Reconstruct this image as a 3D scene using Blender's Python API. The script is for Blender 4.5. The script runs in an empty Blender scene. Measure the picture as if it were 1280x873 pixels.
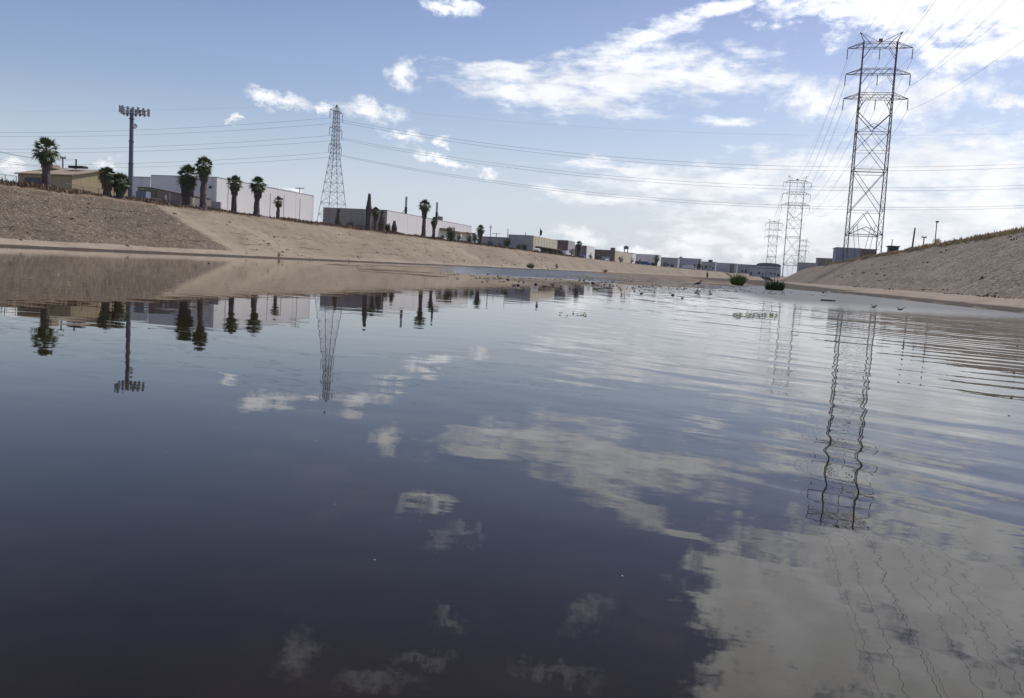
import bpy, math, random
import numpy as np
from mathutils import Vector, Matrix, noise as mnoise

R = math.radians
S = bpy.context.scene
COL = S.collection

# ------------------------------------------------------------------ camera
F_PX, PX0, PY0 = 1080.0, 640.0, 426.5
CAM_H = 0.8
YAW, PITCH, ROLL = 14.8, 4.97, 3.18
cam_d = bpy.data.cameras.new('camera')
cam = bpy.data.objects.new('camera', cam_d)
COL.objects.link(cam)
cam_d.sensor_width = 36.0
cam_d.sensor_fit = 'HORIZONTAL'
cam_d.lens = F_PX / 1280 * 36
cam_d.shift_y = -10 / 1280
cam_d.clip_start = 0.05
cam_d.clip_end = 40000
CM = Matrix.Rotation(R(YAW), 4, 'Z') @ Matrix.Rotation(R(90 - PITCH), 4, 'X') @ Matrix.Rotation(R(ROLL), 4, 'Z')
CM.translation = (0, 0, CAM_H)
cam.matrix_world = CM
S.camera = cam
S.render.resolution_x, S.render.resolution_y = 1024, 698

# ------------------------------------------------------------------ light
SUN_EL, SUN_AZ = 54.0, 38.0          # azimuth measured from +Y towards +X
sd = bpy.data.lights.new('sun', 'SUN')
sd.energy = 2.9
sd.angle = R(0.6)
sd.color = (1.0, 0.94, 0.86)
sun = bpy.data.objects.new('sun', sd)
COL.objects.link(sun)
tosun = Vector((math.sin(R(SUN_AZ)) * math.cos(R(SUN_EL)), math.cos(R(SUN_AZ)) * math.cos(R(SUN_EL)), math.sin(R(SUN_EL))))
sun.rotation_euler = tosun.to_track_quat('Z', 'Y').to_euler()
S.view_settings.view_transform = 'Standard'
S.view_settings.look = 'None'
S.view_settings.gamma = 1
S.view_settings.exposure = 0.09
SKY_STRENGTH = 0.112
CLOUD = 9.0

def ray(px, py):
    d = Vector(((px - PX0) / F_PX, -(py - PY0) / F_PX, -1.0))
    return (CM.to_3x3() @ d).normalized()

def azel(px, py, mirror=False):
    d = ray(px, py)
    if mirror:
        d.z = -d.z
    return math.degrees(math.atan2(d.x, d.y)), math.degrees(math.asin(d.z))

# ------------------------------------------------------------------ node helpers
class NT:
    def __init__(s, tree):
        s.t = tree
        s.n = tree.nodes
        s.l = tree.links
    def node(s, kind, **kw):
        nd = s.n.new(kind)
        ins = kw.pop('ins', {})
        for k, v in kw.items():
            setattr(nd, k, v)
        for k, v in ins.items():
            s.set(nd.inputs[k], v)
        return nd
    def set(s, sock, v):
        if isinstance(v, bpy.types.NodeSocket):
            s.l.new(v, sock)
        else:
            sock.default_value = v
    def math(s, op, a, b=None, c=None, clamp=False):
        nd = s.n.new('ShaderNodeMath')
        nd.operation = op
        nd.use_clamp = clamp
        for i, v in enumerate((a, b, c)):
            if v is not None:
                s.set(nd.inputs[i], v)
        return nd.outputs[0]
    def vmath(s, op, a, b=None, out=0):
        nd = s.n.new('ShaderNodeVectorMath')
        nd.operation = op
        s.set(nd.inputs[0], a)
        if b is not None:
            if op == 'SCALE':
                s.set(nd.inputs['Scale'], b)
            else:
                s.set(nd.inputs[1], b)
        return nd.outputs[out]
    def noise(s, vec, scale, detail=4, rough=0.5, dist=0.0, color=False):
        nd = s.node('ShaderNodeTexNoise', ins={'Vector': vec, 'Scale': scale, 'Detail': detail, 'Roughness': rough, 'Distortion': dist})
        return nd.outputs['Color' if color else 'Fac']
    def mapping(s, vec, loc=(0, 0, 0), rot=(0, 0, 0), scale=(1, 1, 1), typ='POINT'):
        nd = s.node('ShaderNodeMapping', vector_type=typ)
        s.set(nd.inputs['Vector'], vec)
        nd.inputs['Location'].default_value = loc
        nd.inputs['Rotation'].default_value = rot
        nd.inputs['Scale'].default_value = scale
        return nd.outputs[0]
    def ramp(s, fac, stops):
        nd = s.n.new('ShaderNodeValToRGB')
        s.set(nd.inputs[0], fac)
        e = nd.color_ramp.elements
        while len(e) < len(stops):
            e.new(0.5)
        for i, (p, c) in enumerate(stops):
            e[i].position = p
            e[i].color = (c[0], c[1], c[2], 1) if isinstance(c, (tuple, list)) else (c, c, c, 1)
        return nd.outputs[0]
    def mix(s, fac, a, b, blend='MIX'):
        nd = s.n.new('ShaderNodeMix')
        nd.data_type = 'RGBA'
        nd.blend_type = blend
        s.set(nd.inputs[0], fac)
        for sock, v in ((nd.inputs[6], a), (nd.inputs[7], b)):
            if isinstance(v, (tuple, list)) and len(v) == 3:
                v = (*v, 1)
            s.set(sock, v)
        return nd.outputs[2]
    def mrange(s, v, a, b, c=0.0, d=1.0, smooth=True):
        nd = s.n.new('ShaderNodeMapRange')
        nd.interpolation_type = 'SMOOTHSTEP' if smooth else 'LINEAR'
        s.set(nd.inputs[0], v)
        for i, x in enumerate((a, b, c, d)):
            s.set(nd.inputs[i + 1], x)
        return nd.outputs[0]

# ------------------------------------------------------------------ world: sky and clouds
W = bpy.data.worlds.new('World')
S.world = W
W.use_nodes = True
W.node_tree.nodes.clear()
n = NT(W.node_tree)
sky = n.node('ShaderNodeTexSky', sky_type='NISHITA', sun_disc=False)
sky.sun_elevation = R(SUN_EL)
sky.sun_rotation = R(SUN_AZ)
sky.air_density = 1.0
sky.dust_density = 1.6
sky.ozone_density = 2.2
tc = n.node('ShaderNodeTexCoord')
sep = n.node('ShaderNodeSeparateXYZ', ins={0: tc.outputs['Generated']})
az = n.math('MULTIPLY', n.math('ARCTAN2', sep.outputs[0], sep.outputs[1]), 180 / math.pi)
el = n.math('MULTIPLY', n.math('ARCSINE', sep.outputs[2]), 180 / math.pi)
P = n.node('ShaderNodeCombineXYZ', ins={0: az, 1: el, 2: 0.0}).outputs[0]

def clouds(blobs, warp_amt, warp_scale, nscale, namp, aniso, lo, hi, rough=0.6):
    w = n.noise(n.mapping(P, scale=aniso), warp_scale, 5, rough, color=True)
    w = n.vmath('SUBTRACT', w, (0.5, 0.5, 0.5))
    w = n.vmath('MULTIPLY', w, (warp_amt / aniso[0], warp_amt / aniso[1], 0))
    Q = n.vmath('ADD', P, w)
    cur = None
    for b in blobs:
        px, py, rx, ry = b[:4]
        rot = b[4] if len(b) > 4 else 0
        mir = b[5] if len(b) > 5 else False
        a0, e0 = azel(px, py, mir)
        a1, e1 = azel(px + 10, py, mir)
        a2, e2 = azel(px, py + 10, mir)
        kx = math.hypot(a1 - a0, 0) / 10
        ky = abs(e2 - e0) / 10
        ang = rot if mir else -rot
        L = n.vmath('LENGTH', n.mapping(Q, loc=(a0, e0, 0), rot=(0, 0, R(ang)), scale=(rx * kx, ry * ky, 1), typ='TEXTURE'), out=1)
        cur = L if cur is None else n.math('SMOOTH_MIN', cur, L, 0.25)
    nz = n.noise(n.mapping(P, scale=aniso), nscale, 8, rough)
    v = n.math('SUBTRACT', 1.0, cur)
    v = n.math('MULTIPLY_ADD', n.math('SUBTRACT', nz, 0.5), namp, v)
    return n.mrange(v, lo, hi), nz

puffy = [(565, 6, 38, 11), (505, 95, 22, 17, 30), (350, 125, 46, 11, 8), (405, 134, 16, 9), (466, 140, 38, 14, 5), (293, 153, 12, 5),
         (500, 171, 26, 8), (548, 177, 11, 7), (545, 197, 44, 7, 10), (608, 220, 17, 6), (12, 209, 22, 8), (135, 206, 16, 7), (368, 238, 9, 6),
         (725, 296, 42, 12), (800, 314, 30, 9), (856, 314, 40, 14), (930, 316, 40, 15), (975, 312, 38, 16), (1030, 312, 32, 10),
         (1020, 125, 48, 30), (1110, 130, 90, 36, -4), (1180, 115, 70, 26, -5), (1262, 128, 30, 12)]
wisps = [(533, 632, 24, 6, 15, True), (552, 668, 14, 22, 30, True), (585, 664, 30, 7, 5, True), (735, 768, 40, 20, -35, True), (372, 820, 26, 34, 40, True), (530, 822, 44, 8, 0, True), (560, 775, 26, 9, 20, True), (470, 850, 60, 14, 0, True), (700, 840, 60, 10, 5, True)]
sheet = [(640, 97, 95, 14, 2), (690, 120, 130, 24, 4), (810, 92, 140, 38, -3), (760, 105, 90, 30, 0), (900, 96, 100, 22, 3), (780, 60, 120, 16, -22), (900, 10, 110, 12, -20), (1070, 10, 120, 20, 5),
         (1210, 18, 120, 26, 0), (1245, 62, 70, 14, -8), (905, 150, 40, 7), (770, 208, 90, 8, 0), (760, 245, 100, 10), (880, 228, 150, 20), (1030, 215, 130, 34),
         (1180, 205, 160, 45), (1230, 265, 120, 50), (980, 268, 190, 24), (880, 300, 90, 10), (1120, 310, 120, 30), (1000, 292, 170, 26), (1060, 250, 130, 34), (1250, 215, 90, 30), (620, 86, 60, 8, 4)]
overhead = [(1010, 775, 140, 100, 12, True), (1180, 740, 210, 85, 5, True), (920, 740, 62, 60, 70, True), (950, 880, 85, 110, 0, True), (1200, 880, 230, 80, 0, True), (1060, 690, 60, 26, 20, True), (1200, 660, 120, 22, 8, True)]
m1, nz1 = clouds(puffy, 3.2, 0.55, 0.9, 2.0, (1, 1.35, 1), -0.26, 0.95, 0.66)
m2, nz2 = clouds(sheet, 5.0, 0.22, 0.42, 3.0, (1, 2.7, 1), -0.28, 0.95, 0.64)
m4, nz4 = clouds(overhead, 3.4, 0.35, 0.6, 2.3, (1, 1.7, 1), -0.22, 0.45, 0.64)
m5, nz5 = clouds(wisps, 5.0, 0.8, 1.1, 2.4, (1, 1.5, 1), -0.3, 1.5, 0.72)
m5 = n.math('MULTIPLY', m5, 0.42)
m3 = n.mrange(n.noise(n.mapping(P, scale=(1, 1.8, 1)), 0.16, 6, 0.6), 0.60, 0.85, 0, 0.5)
m3 = n.math('MULTIPLY', m3, n.mrange(el, 27, 34))        # scattered cloud overhead
m2 = n.math('MULTIPLY', m2, 0.93)
cover = n.math('MAXIMUM', n.math('MAXIMUM', m1, m2), n.math('MAXIMUM', n.math('MAXIMUM', m3, m5), m4))
shade = n.noise(n.mapping(P, loc=(3, 7, 0), scale=(1, 1.7, 1)), 0.33, 5, 0.55)
shade = n.math('MULTIPLY', n.mrange(shade, 0.35, 0.72, 0.88, 1.06), n.mrange(el, 11, 24, 1.0, 1.6))
ccol = n.vmath('SCALE', (0.985 * CLOUD, 1.0 * CLOUD, 1.03 * CLOUD), shade)
hazef = n.mrange(el, 0.0, 11.0, 0.75, 0.0)
tinted = n.vmath('MULTIPLY', sky.outputs[0], (1.04, 0.978, 1.035))
tinted = n.mix(n.mrange(el, 9, 27), tinted, n.vmath('MULTIPLY', tinted, (0.56, 0.58, 0.74)))   # deeper blue overhead
skyc = n.mix(hazef, tinted, (0.68 * CLOUD, 0.765 * CLOUD, 0.87 * CLOUD))
skyc = n.mix(cover, skyc, ccol)
bg = n.node('ShaderNodeBackground', ins={'Color': skyc, 'Strength': SKY_STRENGTH})
out = n.node('ShaderNodeOutputWorld')
n.l.new(bg.outputs[0], out.inputs[0])

# ------------------------------------------------------------------ materials
def new_mat(name):
    m = bpy.data.materials.new(name)
    m.use_nodes = True
    m.node_tree.nodes.clear()
    t = NT(m.node_tree)
    bs = t.node('ShaderNodeBsdfPrincipled')
    o = t.node('ShaderNodeOutputMaterial')
    t.l.new(bs.outputs[0], o.inputs[0])
    return m, t, bs

def simple(name, c, rough=0.8, var=0.25, scale=1.2, metal=0.0, bump=0.0):
    m, t, bs = new_mat(name)
    tc = t.node('ShaderNodeTexCoord').outputs['Object']
    f = t.noise(tc, scale, 5, 0.6)
    a = tuple(x * (1 - var) for x in c)
    b = tuple(min(1, x * (1 + var)) for x in c)
    t.set(bs.inputs['Base Color'], t.ramp(f, [(0.3, a), (0.7, b)]))
    bs.inputs['Roughness'].default_value = rough
    bs.inputs['Metallic'].default_value = metal
    if bump:
        t.set(bs.inputs['Normal'], t.node('ShaderNodeBump', ins={'Height': t.noise(tc, scale * 6, 4), 'Distance': bump}).outputs[0])
    return m

def ribbed(name, c, dark, period=0.6, axis_scale=(1, 1, 0), rough=0.6, stain=0.2):
    """wall panels: thin dark joints every `period` metres plus weather stains"""
    m, t, bs = new_mat(name)
    pos = t.node('ShaderNodeNewGeometry').outputs['Position']
    sp = t.node('ShaderNodeSeparateXYZ', ins={0: pos})
    u = t.math('ADD', sp.outputs[0], sp.outputs[1])
    fr = t.math('FRACT', t.math('DIVIDE', u, period))
    line = t.math('LESS_THAN', fr, 0.08)
    st = t.noise(t.mapping(pos, scale=(1, 1, 0.25)), 0.5, 6, 0.65)
    base = t.ramp(st, [(0.3, tuple(x * (1 - stain) for x in c)), (0.65, c)])
    t.set(bs.inputs['Base Color'], t.mix(line, base, dark))
    bs.inputs['Roughness'].default_value = rough
    return m

M = {}
M['steel'] = simple('galvanised_steel', (0.15, 0.145, 0.16), 0.55, 0.25, 0.4, 0.35)
M['steel_far'] = M['steel']
M['wire'] = simple('aluminium_wire', (0.13, 0.13, 0.15), 0.5, 0.1, 0.2, 0.3)
M['insul'] = simple('brown_insulator', (0.10, 0.08, 0.075), 0.4)
M['mono'] = simple('painted_steel_pole', (0.17, 0.17, 0.20), 0.55, 0.12, 0.6)
M['panel_lt'] = simple('pale_grey_panel', (0.46, 0.47, 0.49), 0.5, 0.1)
M['panel_mid'] = simple('grey_antenna_plastic', (0.27, 0.275, 0.29), 0.5, 0.1)
M['wood'] = simple('weathered_wood', (0.085, 0.065, 0.055), 0.9, 0.3, 3)
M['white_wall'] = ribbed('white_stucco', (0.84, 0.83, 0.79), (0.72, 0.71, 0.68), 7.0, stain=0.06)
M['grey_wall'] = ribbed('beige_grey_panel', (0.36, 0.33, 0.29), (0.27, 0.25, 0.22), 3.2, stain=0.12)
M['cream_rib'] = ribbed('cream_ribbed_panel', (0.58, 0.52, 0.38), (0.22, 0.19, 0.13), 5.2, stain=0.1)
M['yellow'] = ribbed('yellow_metal_siding', (0.44, 0.36, 0.20), (0.32, 0.26, 0.14), 1.6, stain=0.1)
M['tan_roof'] = simple('tan_roof', (0.38, 0.31, 0.22), 0.8, 0.2, 0.5)
M['dark_roof'] = simple('dark_roof', (0.12, 0.115, 0.11), 0.8)
M['light_roof'] = simple('light_roof', (0.55, 0.55, 0.55), 0.7)
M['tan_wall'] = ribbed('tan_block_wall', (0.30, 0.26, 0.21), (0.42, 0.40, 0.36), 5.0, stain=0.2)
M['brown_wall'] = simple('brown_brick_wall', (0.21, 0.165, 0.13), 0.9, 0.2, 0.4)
M['grey_conc'] = simple('grey_concrete_wall', (0.42, 0.415, 0.41), 0.9, 0.18, 0.3)
M['bluegrey'] = simple('blue_grey_metal_siding', (0.29, 0.32, 0.38), 0.6, 0.15, 0.8)
M['dark'] = simple('dark_opening', (0.03, 0.03, 0.035), 0.7)
M['door'] = simple('slate_roller_door', (0.10, 0.10, 0.12), 0.6)
M['glass'] = simple('window_glass', (0.03, 0.04, 0.05), 0.12, 0.1)
M['white_paint'] = simple('white_vehicle_paint', (0.75, 0.75, 0.74), 0.3, 0.05)
M['blue_paint'] = simple('blue_vehicle_paint', (0.04, 0.10, 0.30), 0.35, 0.1)
M['red_paint'] = simple('red_vehicle_paint', (0.25, 0.03, 0.03), 0.35, 0.1)
M['tyre'] = simple('black_rubber', (0.02, 0.02, 0.02), 0.9)
M['green_box'] = simple('dark_green_metal', (0.03, 0.055, 0.045), 0.5)
M['palm_leaf'] = simple('palm_leaf', (0.10, 0.135, 0.052), 0.5, 0.5, 1.5)
M['palm_trunk'] = simple('palm_trunk_bark', (0.135, 0.105, 0.09), 0.95, 0.35, 4)
M['palm_dead'] = simple('dead_palm_frond', (0.13, 0.095, 0.065), 0.95, 0.4, 3)
M['leaf'] = simple('shrub_leaf', (0.052, 0.075, 0.028), 0.7, 0.5, 1.5)
M['leaf_bright'] = simple('bright_reed_leaf', (0.17, 0.21, 0.06), 0.6, 0.4, 2)
M['reed_dark'] = simple('dark_reed_leaf', (0.085, 0.12, 0.04), 0.6, 0.45, 2)
M['leaf_grey'] = simple('grey_green_leaf', (0.10, 0.105, 0.08), 0.8, 0.35, 1.5)
M['leaf_brown'] = simple('brown_dry_leaf', (0.14, 0.10, 0.07), 0.9, 0.35, 1.5)
M['dry'] = simple('dry_brush', (0.25, 0.18, 0.115), 0.95, 0.4, 0.35)
M['dry_y'] = simple('dry_yellow_grass', (0.52, 0.40, 0.21), 0.95, 0.35, 0.35)
M['weed'] = simple('floating_weed_leaf', (0.14, 0.19, 0.05), 0.6, 0.3, 3)
M['bird_w'] = simple('white_feather', (0.6, 0.6, 0.58), 0.8)
M['bird_g'] = simple('grey_feather', (0.09, 0.09, 0.10), 0.8)
M['rock'] = simple('wet_dark_stone', (0.07, 0.062, 0.055), 0.6, 0.4, 4)
M['foam'] = simple('white_foam_scrap', (0.7, 0.7, 0.68), 0.8)

def bank_mat(name, c0, c1, cs, stones=True, sscale=2.2, streak=0.35, wet_to=0.17, into=None):
    if into:
        m, t = into
        bs = t.node('ShaderNodeBsdfPrincipled')
    else:
        m, t, bs = new_mat(name)
    pos = t.node('ShaderNodeNewGeometry').outputs['Position']
    big = t.noise(t.mapping(pos, scale=(1, 0.5, 1)), 0.13, 6, 0.62)
    mid = t.noise(t.mapping(pos, scale=(1, 0.55, 1)), 0.9, 6, 0.7)
    col = t.ramp(big, [(0.3, c0), (0.7, c1)])
    col = t.mix(t.mrange(mid, 0.45, 0.72, 0, 0.75), col, cs)
    spot = t.mrange(t.noise(t.mapping(pos, loc=(3, 1, 2), scale=(1, 0.7, 1)), 0.8, 7, 0.75), 0.60, 0.68, 0, 0.5)
    col = t.mix(spot, col, (0.085, 0.068, 0.05))
    # darker dirt collected in joints that run along the bank
    sp = t.node('ShaderNodeSeparateXYZ', ins={0: pos})
    wob = t.noise(t.mapping(pos, scale=(1, 1, 1)), 0.25, 5, 0.7)
    zz = t.math('MULTIPLY_ADD', wob, 1.1, sp.outputs[2])
    ln = t.math('ABSOLUTE', t.math('SUBTRACT', t.math('FRACT', t.math('DIVIDE', zz, 1.55)), 0.5))
    ln = t.mrange(ln, 0.0, 0.035, 1, 0)
    pat = t.mrange(t.noise(t.mapping(pos, loc=(9, 2, 0)), 0.11, 4, 0.6), 0.5, 0.62)
    ln = t.math('MULTIPLY', t.math('MULTIPLY', ln, pat), streak * 1.8, clamp=True)
    col = t.mix(ln, col, (0.05, 0.04, 0.033))
    if stones:
        vo = t.node('ShaderNodeTexVoronoi', ins={'Vector': t.mapping(pos, scale=(1, 1, 1)), 'Scale': sscale, 'Randomness': 1.0})
        cc = t.node('ShaderNodeSeparateColor', ins={0: vo.outputs['Color']}).outputs[0]
        col = t.mix(0.85, col, t.ramp(cc, [(0.0, 0.58), (0.8, 0.98), (0.94, 1.15), (1.0, 1.75)]), 'MULTIPLY')
        edge = t.mrange(vo.outputs['Distance'], 0.25, 0.75, 1, 0.6)
        col = t.mix(1.0, col, t.node('ShaderNodeCombineColor', ins={0: edge, 1: edge, 2: edge}).outputs[0], 'MULTIPLY')
        h = t.math('ADD', t.math('MULTIPLY', vo.outputs['Distance'], -1.0), t.math('MULTIPLY', mid, 0.8))
        t.set(bs.inputs['Normal'], t.node('ShaderNodeBump', ins={'Height': h, 'Distance': 0.12, 'Strength': 0.7}).outputs[0])
    else:
        f = t.noise(pos, 3.0, 6, 0.7)
        col = t.mix(0.6, col, t.ramp(f, [(0.3, 0.72), (0.7, 1.22)]), 'MULTIPLY')
        t.set(bs.inputs['Normal'], t.node('ShaderNodeBump', ins={'Height': f, 'Distance': 0.10, 'Strength': 0.7}).outputs[0])
    # wet foot
    wet = t.mrange(t.math('MULTIPLY_ADD', wob, 0.12, sp.outputs[2]), wet_to - 0.06, wet_to, 0.85, 0.0)
    col = t.mix(wet, col, (0.045, 0.038, 0.032))
    t.set(bs.inputs['Base Color'], col)
    bs.inputs['Roughness'].default_value = 0.95
    bs.inputs['Specular IOR Level'].default_value = 0.15
    if into:
        return bs
    return m

def left_bank():
    m = bpy.data.materials.new('left_bank_concrete')
    m.use_nodes = True
    m.node_tree.nodes.clear()
    t = NT(m.node_tree)
    a = bank_mat('', (0.18, 0.148, 0.11), (0.285, 0.237, 0.177), (0.14, 0.113, 0.08), True, 4.2, 0.8, into=(m, t))
    b = bank_mat('', (0.23, 0.19, 0.138), (0.36, 0.302, 0.222), (0.175, 0.142, 0.098), False, 2, 0.9, into=(m, t))
    c = bank_mat('', (0.30, 0.252, 0.18), (0.38, 0.32, 0.235), (0.25, 0.208, 0.148), False, 2, 0.1, into=(m, t))
    pos = t.node('ShaderNodeNewGeometry').outputs['Position']
    sp = t.node('ShaderNodeSeparateXYZ', ins={0: pos})
    e = t.math('SUBTRACT', sp.outputs[1], t.math('MULTIPLY_ADD', sp.outputs[0], 0.35, 101 + 77 * 0.35))
    e = t.math('ADD', e, t.math('MULTIPLY', t.math('SUBTRACT', t.noise(pos, 0.9, 6, 0.7), 0.5), 5.0))
    m1_ = t.n.new('ShaderNodeMixShader')
    t.set(m1_.inputs[0], t.mrange(e, -1.2, 0.8))
    t.l.new(a.outputs[0], m1_.inputs[1])
    t.l.new(c.outputs[0], m1_.inputs[2])
    m2_ = t.n.new('ShaderNodeMixShader')
    t.set(m2_.inputs[0], t.mrange(e, 1.5, 4.5))
    t.l.new(m1_.outputs[0], m2_.inputs[1])
    t.l.new(b.outputs[0], m2_.inputs[2])
    o = t.node('ShaderNodeOutputMaterial')
    t.l.new(m2_.outputs[0], o.inputs[0])
    return m
M['bank_left'] = left_bank()
M['bank_right'] = bank_mat('rubble_stone_bank', (0.305, 0.255, 0.185), (0.45, 0.38, 0.282), (0.22, 0.18, 0.128), True, 4.0, 0.4)
M['apron'] = bank_mat('pale_concrete_apron', (0.28, 0.232, 0.172), (0.40, 0.335, 0.252), (0.24, 0.197, 0.146), False, 2, 0.25, wet_to=0.27)
M['dirt'] = bank_mat('dry_dirt', (0.20, 0.15, 0.105), (0.28, 0.215, 0.15), (0.17, 0.125, 0.09), False, 2, 0.0)
M['mud'] = bank_mat('river_mud', (0.14, 0.112, 0.08), (0.30, 0.245, 0.175), (0.045, 0.036, 0.026), False, 2, 0.0, wet_to=0.10)

# ------------------------------------------------------------------ mesh helpers
class MB:
    def __init__(s):
        s.v, s.f = [], []
    def box(s, c, size, rz=0.0):
        cx, cy, cz = c
        x, y, z = size[0] / 2, size[1] / 2, size[2] / 2
        ca, sa = math.cos(rz), math.sin(rz)
        b = len(s.v)
        for dz in (-z, z):
            for dx, dy in ((-x, -y), (x, -y), (x, y), (-x, y)):
                s.v.append((cx + dx * ca - dy * sa, cy + dx * sa + dy * ca, cz + dz))
        s.f += [tuple(b + i for i in q) for q in ((3, 2, 1, 0), (4, 5, 6, 7), (0, 1, 5, 4), (1, 2, 6, 5), (2, 3, 7, 6), (3, 0, 4, 7))]
        return s
    def bar(s, p, q, r, k=4, r2=None, cap=True):
        p, q = Vector(p), Vector(q)
        d = (q - p)
        if d.length < 1e-6:
            return s
        d.normalize()
        a = d.orthogonal().normalized()
        bb = d.cross(a)
        r2 = r if r2 is None else r2
        b = len(s.v)
        for pt, rr in ((p, r), (q, r2)):
            for i in range(k):
                t = 2 * math.pi * i / k + math.pi / 4
                s.v.append(tuple(pt + a * math.cos(t) * rr + bb * math.sin(t) * rr))
        for i in range(k):
            j = (i + 1) % k
            s.f.append((b + i, b + j, b + k + j, b + k + i))
        if cap:
            s.f.append(tuple(b + k - 1 - i for i in range(k)))
            s.f.append(tuple(b + k + i for i in range(k)))
        return s
    def tube(s, pts, r, k=5):
        b = len(s.v)
        m = len(pts)
        rs = r if isinstance(r, (list, tuple)) else [r] * m
        for i, p in enumerate(pts):
            p = Vector(p)
            d = (Vector(pts[min(i + 1, m - 1)]) - Vector(pts[max(i - 1, 0)])).normalized()
            a = d.cross(Vector((0.0312, 0.021, 1))).normalized() if abs(d.z) < 0.95 else d.cross(Vector((1, 0.013, 0.02))).normalized()
            bb = d.cross(a)
            for j in range(k):
                t = 2 * math.pi * j / k
                s.v.append(tuple(p + a * math.cos(t) * rs[i] + bb * math.sin(t) * rs[i]))
        for i in range(m - 1):
            for j in range(k):
                jj = (j + 1) % k
                s.f.append((b + i * k + j, b + i * k + jj, b + (i + 1) * k + jj, b + (i + 1) * k + j))
        s.f.append(tuple(b + k - 1 - i for i in range(k)))
        s.f.append(tuple(b + (m - 1) * k + i for i in range(k)))
        return s
    def poly(s, pts):
        b = len(s.v)
        s.v += [tuple(p) for p in pts]
        s.f.append(tuple(range(b, b + len(pts))))
        return s
    def prism(s, pts, axis_vec):
        """closed polygon extruded by a vector"""
        b = len(s.v)
        k = len(pts)
        av = Vector(axis_vec)
        s.v += [tuple(p) for p in pts] + [tuple(Vector(p) + av) for p in pts]
        s.f.append(tuple(b + k - 1 - i for i in range(k)))
        s.f.append(tuple(b + k + i for i in range(k)))
        for i in range(k):
            j = (i + 1) % k
            s.f.append((b + i, b + j, b + k + j, b + k + i))
        return s
    def sphere(s, c, r, k=8, m=5):
        b = len(s.v)
        rx, ry, rz = r if isinstance(r, (tuple, list)) else (r, r, r)
        s.v.append((c[0], c[1], c[2] - rz))
        for i in range(1, m):
            a = -math.pi / 2 + math.pi * i / m
            for j in range(k):
                t = 2 * math.pi * j / k
                s.v.append((c[0] + rx * math.cos(a) * math.cos(t), c[1] + ry * math.cos(a) * math.sin(t), c[2] + rz * math.sin(a)))
        s.v.append((c[0], c[1], c[2] + rz))
        for j in range(k):
            s.f.append((b, b + 1 + (j + 1) % k, b + 1 + j))
            s.f.append((len(s.v) - 1, b + 1 + (m - 2) * k + j, b + 1 + (m - 2) * k + (j + 1) % k))
        for i in range(m - 2):
            for j in range(k):
                jj = (j + 1) % k
                s.f.append((b + 1 + i * k + j, b + 1 + i * k + jj, b + 1 + (i + 1) * k + jj, b + 1 + (i + 1) * k + j))
        return s
    def build(s, name, mat, parent=None, loc=None):
        me = bpy.data.meshes.new(name)
        me.from_pydata(s.v, [], s.f)
        me.materials.append(mat)
        me.update()
        o = bpy.data.objects.new(name, me)
        COL.objects.link(o)
        if parent is not None:
            o.parent = parent
        if loc is not None:
            o.location = loc
        return o

def tag(o, label, cat, group=None, kind=None):
    o['label'] = label
    o['category'] = cat
    if group:
        o['group'] = group
    if kind:
        o['kind'] = kind
    return o

def empty(name, loc, label, cat, group=None, rz=0.0):
    o = bpy.data.objects.new(name, None)
    o.empty_display_size = 0.5
    COL.objects.link(o)
    o.location = loc
    o.rotation_euler = (0, 0, rz)
    return tag(o, label, cat, group)

# ------------------------------------------------------------------ terrain
def bend(Y):
    return 0.00018 * (Y - 400) ** 2 if Y > 400 else 0.0

LEFT = [(-9000, 6.0), (-300, 6.0), (-86, 6.15), (-81.5, 6.55), (-79, 6.75), (-77.6, 6.5), (-77, 6.2), (-67.6, 0.72), (-65.3, 0.14), (-64.9, -0.12), (-62, -0.35), (-58, -0.4)]
def xr(Y):
    pts = [(-200, 12.0), (30, 11.6), (40, 11.3), (60, 9.8), (77, 8.3), (86, 5.0), (100, 3.6), (130, 1.0), (190, -8.0), (260, -16), (400, -20), (9000, -20)]
    for (a, b), (c, d) in zip(pts, pts[1:]):
        if Y <= c:
            return b + (d - b) * max(0, (Y - a)) / (c - a)
    return -20
def height(s, Y):
    if s < -58:
        for (a, b), (c, d) in zip(LEFT, LEFT[1:]):
            if s <= c:
                return b + (d - b) * (s - a) / (c - a)
        return -0.4
    if s > 27.7:
        z = 7.3 + 0.25 * max(0, 1 - abs(s - 29.5) / 1.8)
        return z
    if s > 16.2:
        return 0.50 + (s - 16.2) / 11.5 * 6.8
    w = xr(Y)
    if s > w:
        k = (s - w) / (16.2 - w)
        z = 0.03 + 0.47 * k ** 0.8
        if w < 6:
            z = 0.03 + 0.47 * max(0.12 * min(1, (s - w) / 2.0), (s - 8) / 8.2 if s > 8 else 0)
            z += 0.06 * mnoise.noise(Vector((s * 0.25, Y * 0.12, 3))) if s < 12 else 0
        return z
    z = -0.06 - 0.3 * min(1, (w - s) / 3.0)
    # mud flats between the two banks
    f = -1.0
    for (cx, cy, rx, ry, top) in BARS:
        d = math.hypot((s - cx) / rx, (Y - cy) / ry)
        if d < 1.6:
            f = max(f, top - 0.20 * d * d)
    if f > -0.9:
        nz = mnoise.fractal(Vector((s * 0.22, Y * 0.10, 1.7)), 1.0, 2.0, 5)
        f += 0.13 * nz + 0.10 * mnoise.noise(Vector((s * 0.75, Y * 0.5, 4.2)))
        z = max(z, min(f, 0.16))
    return z
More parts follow.
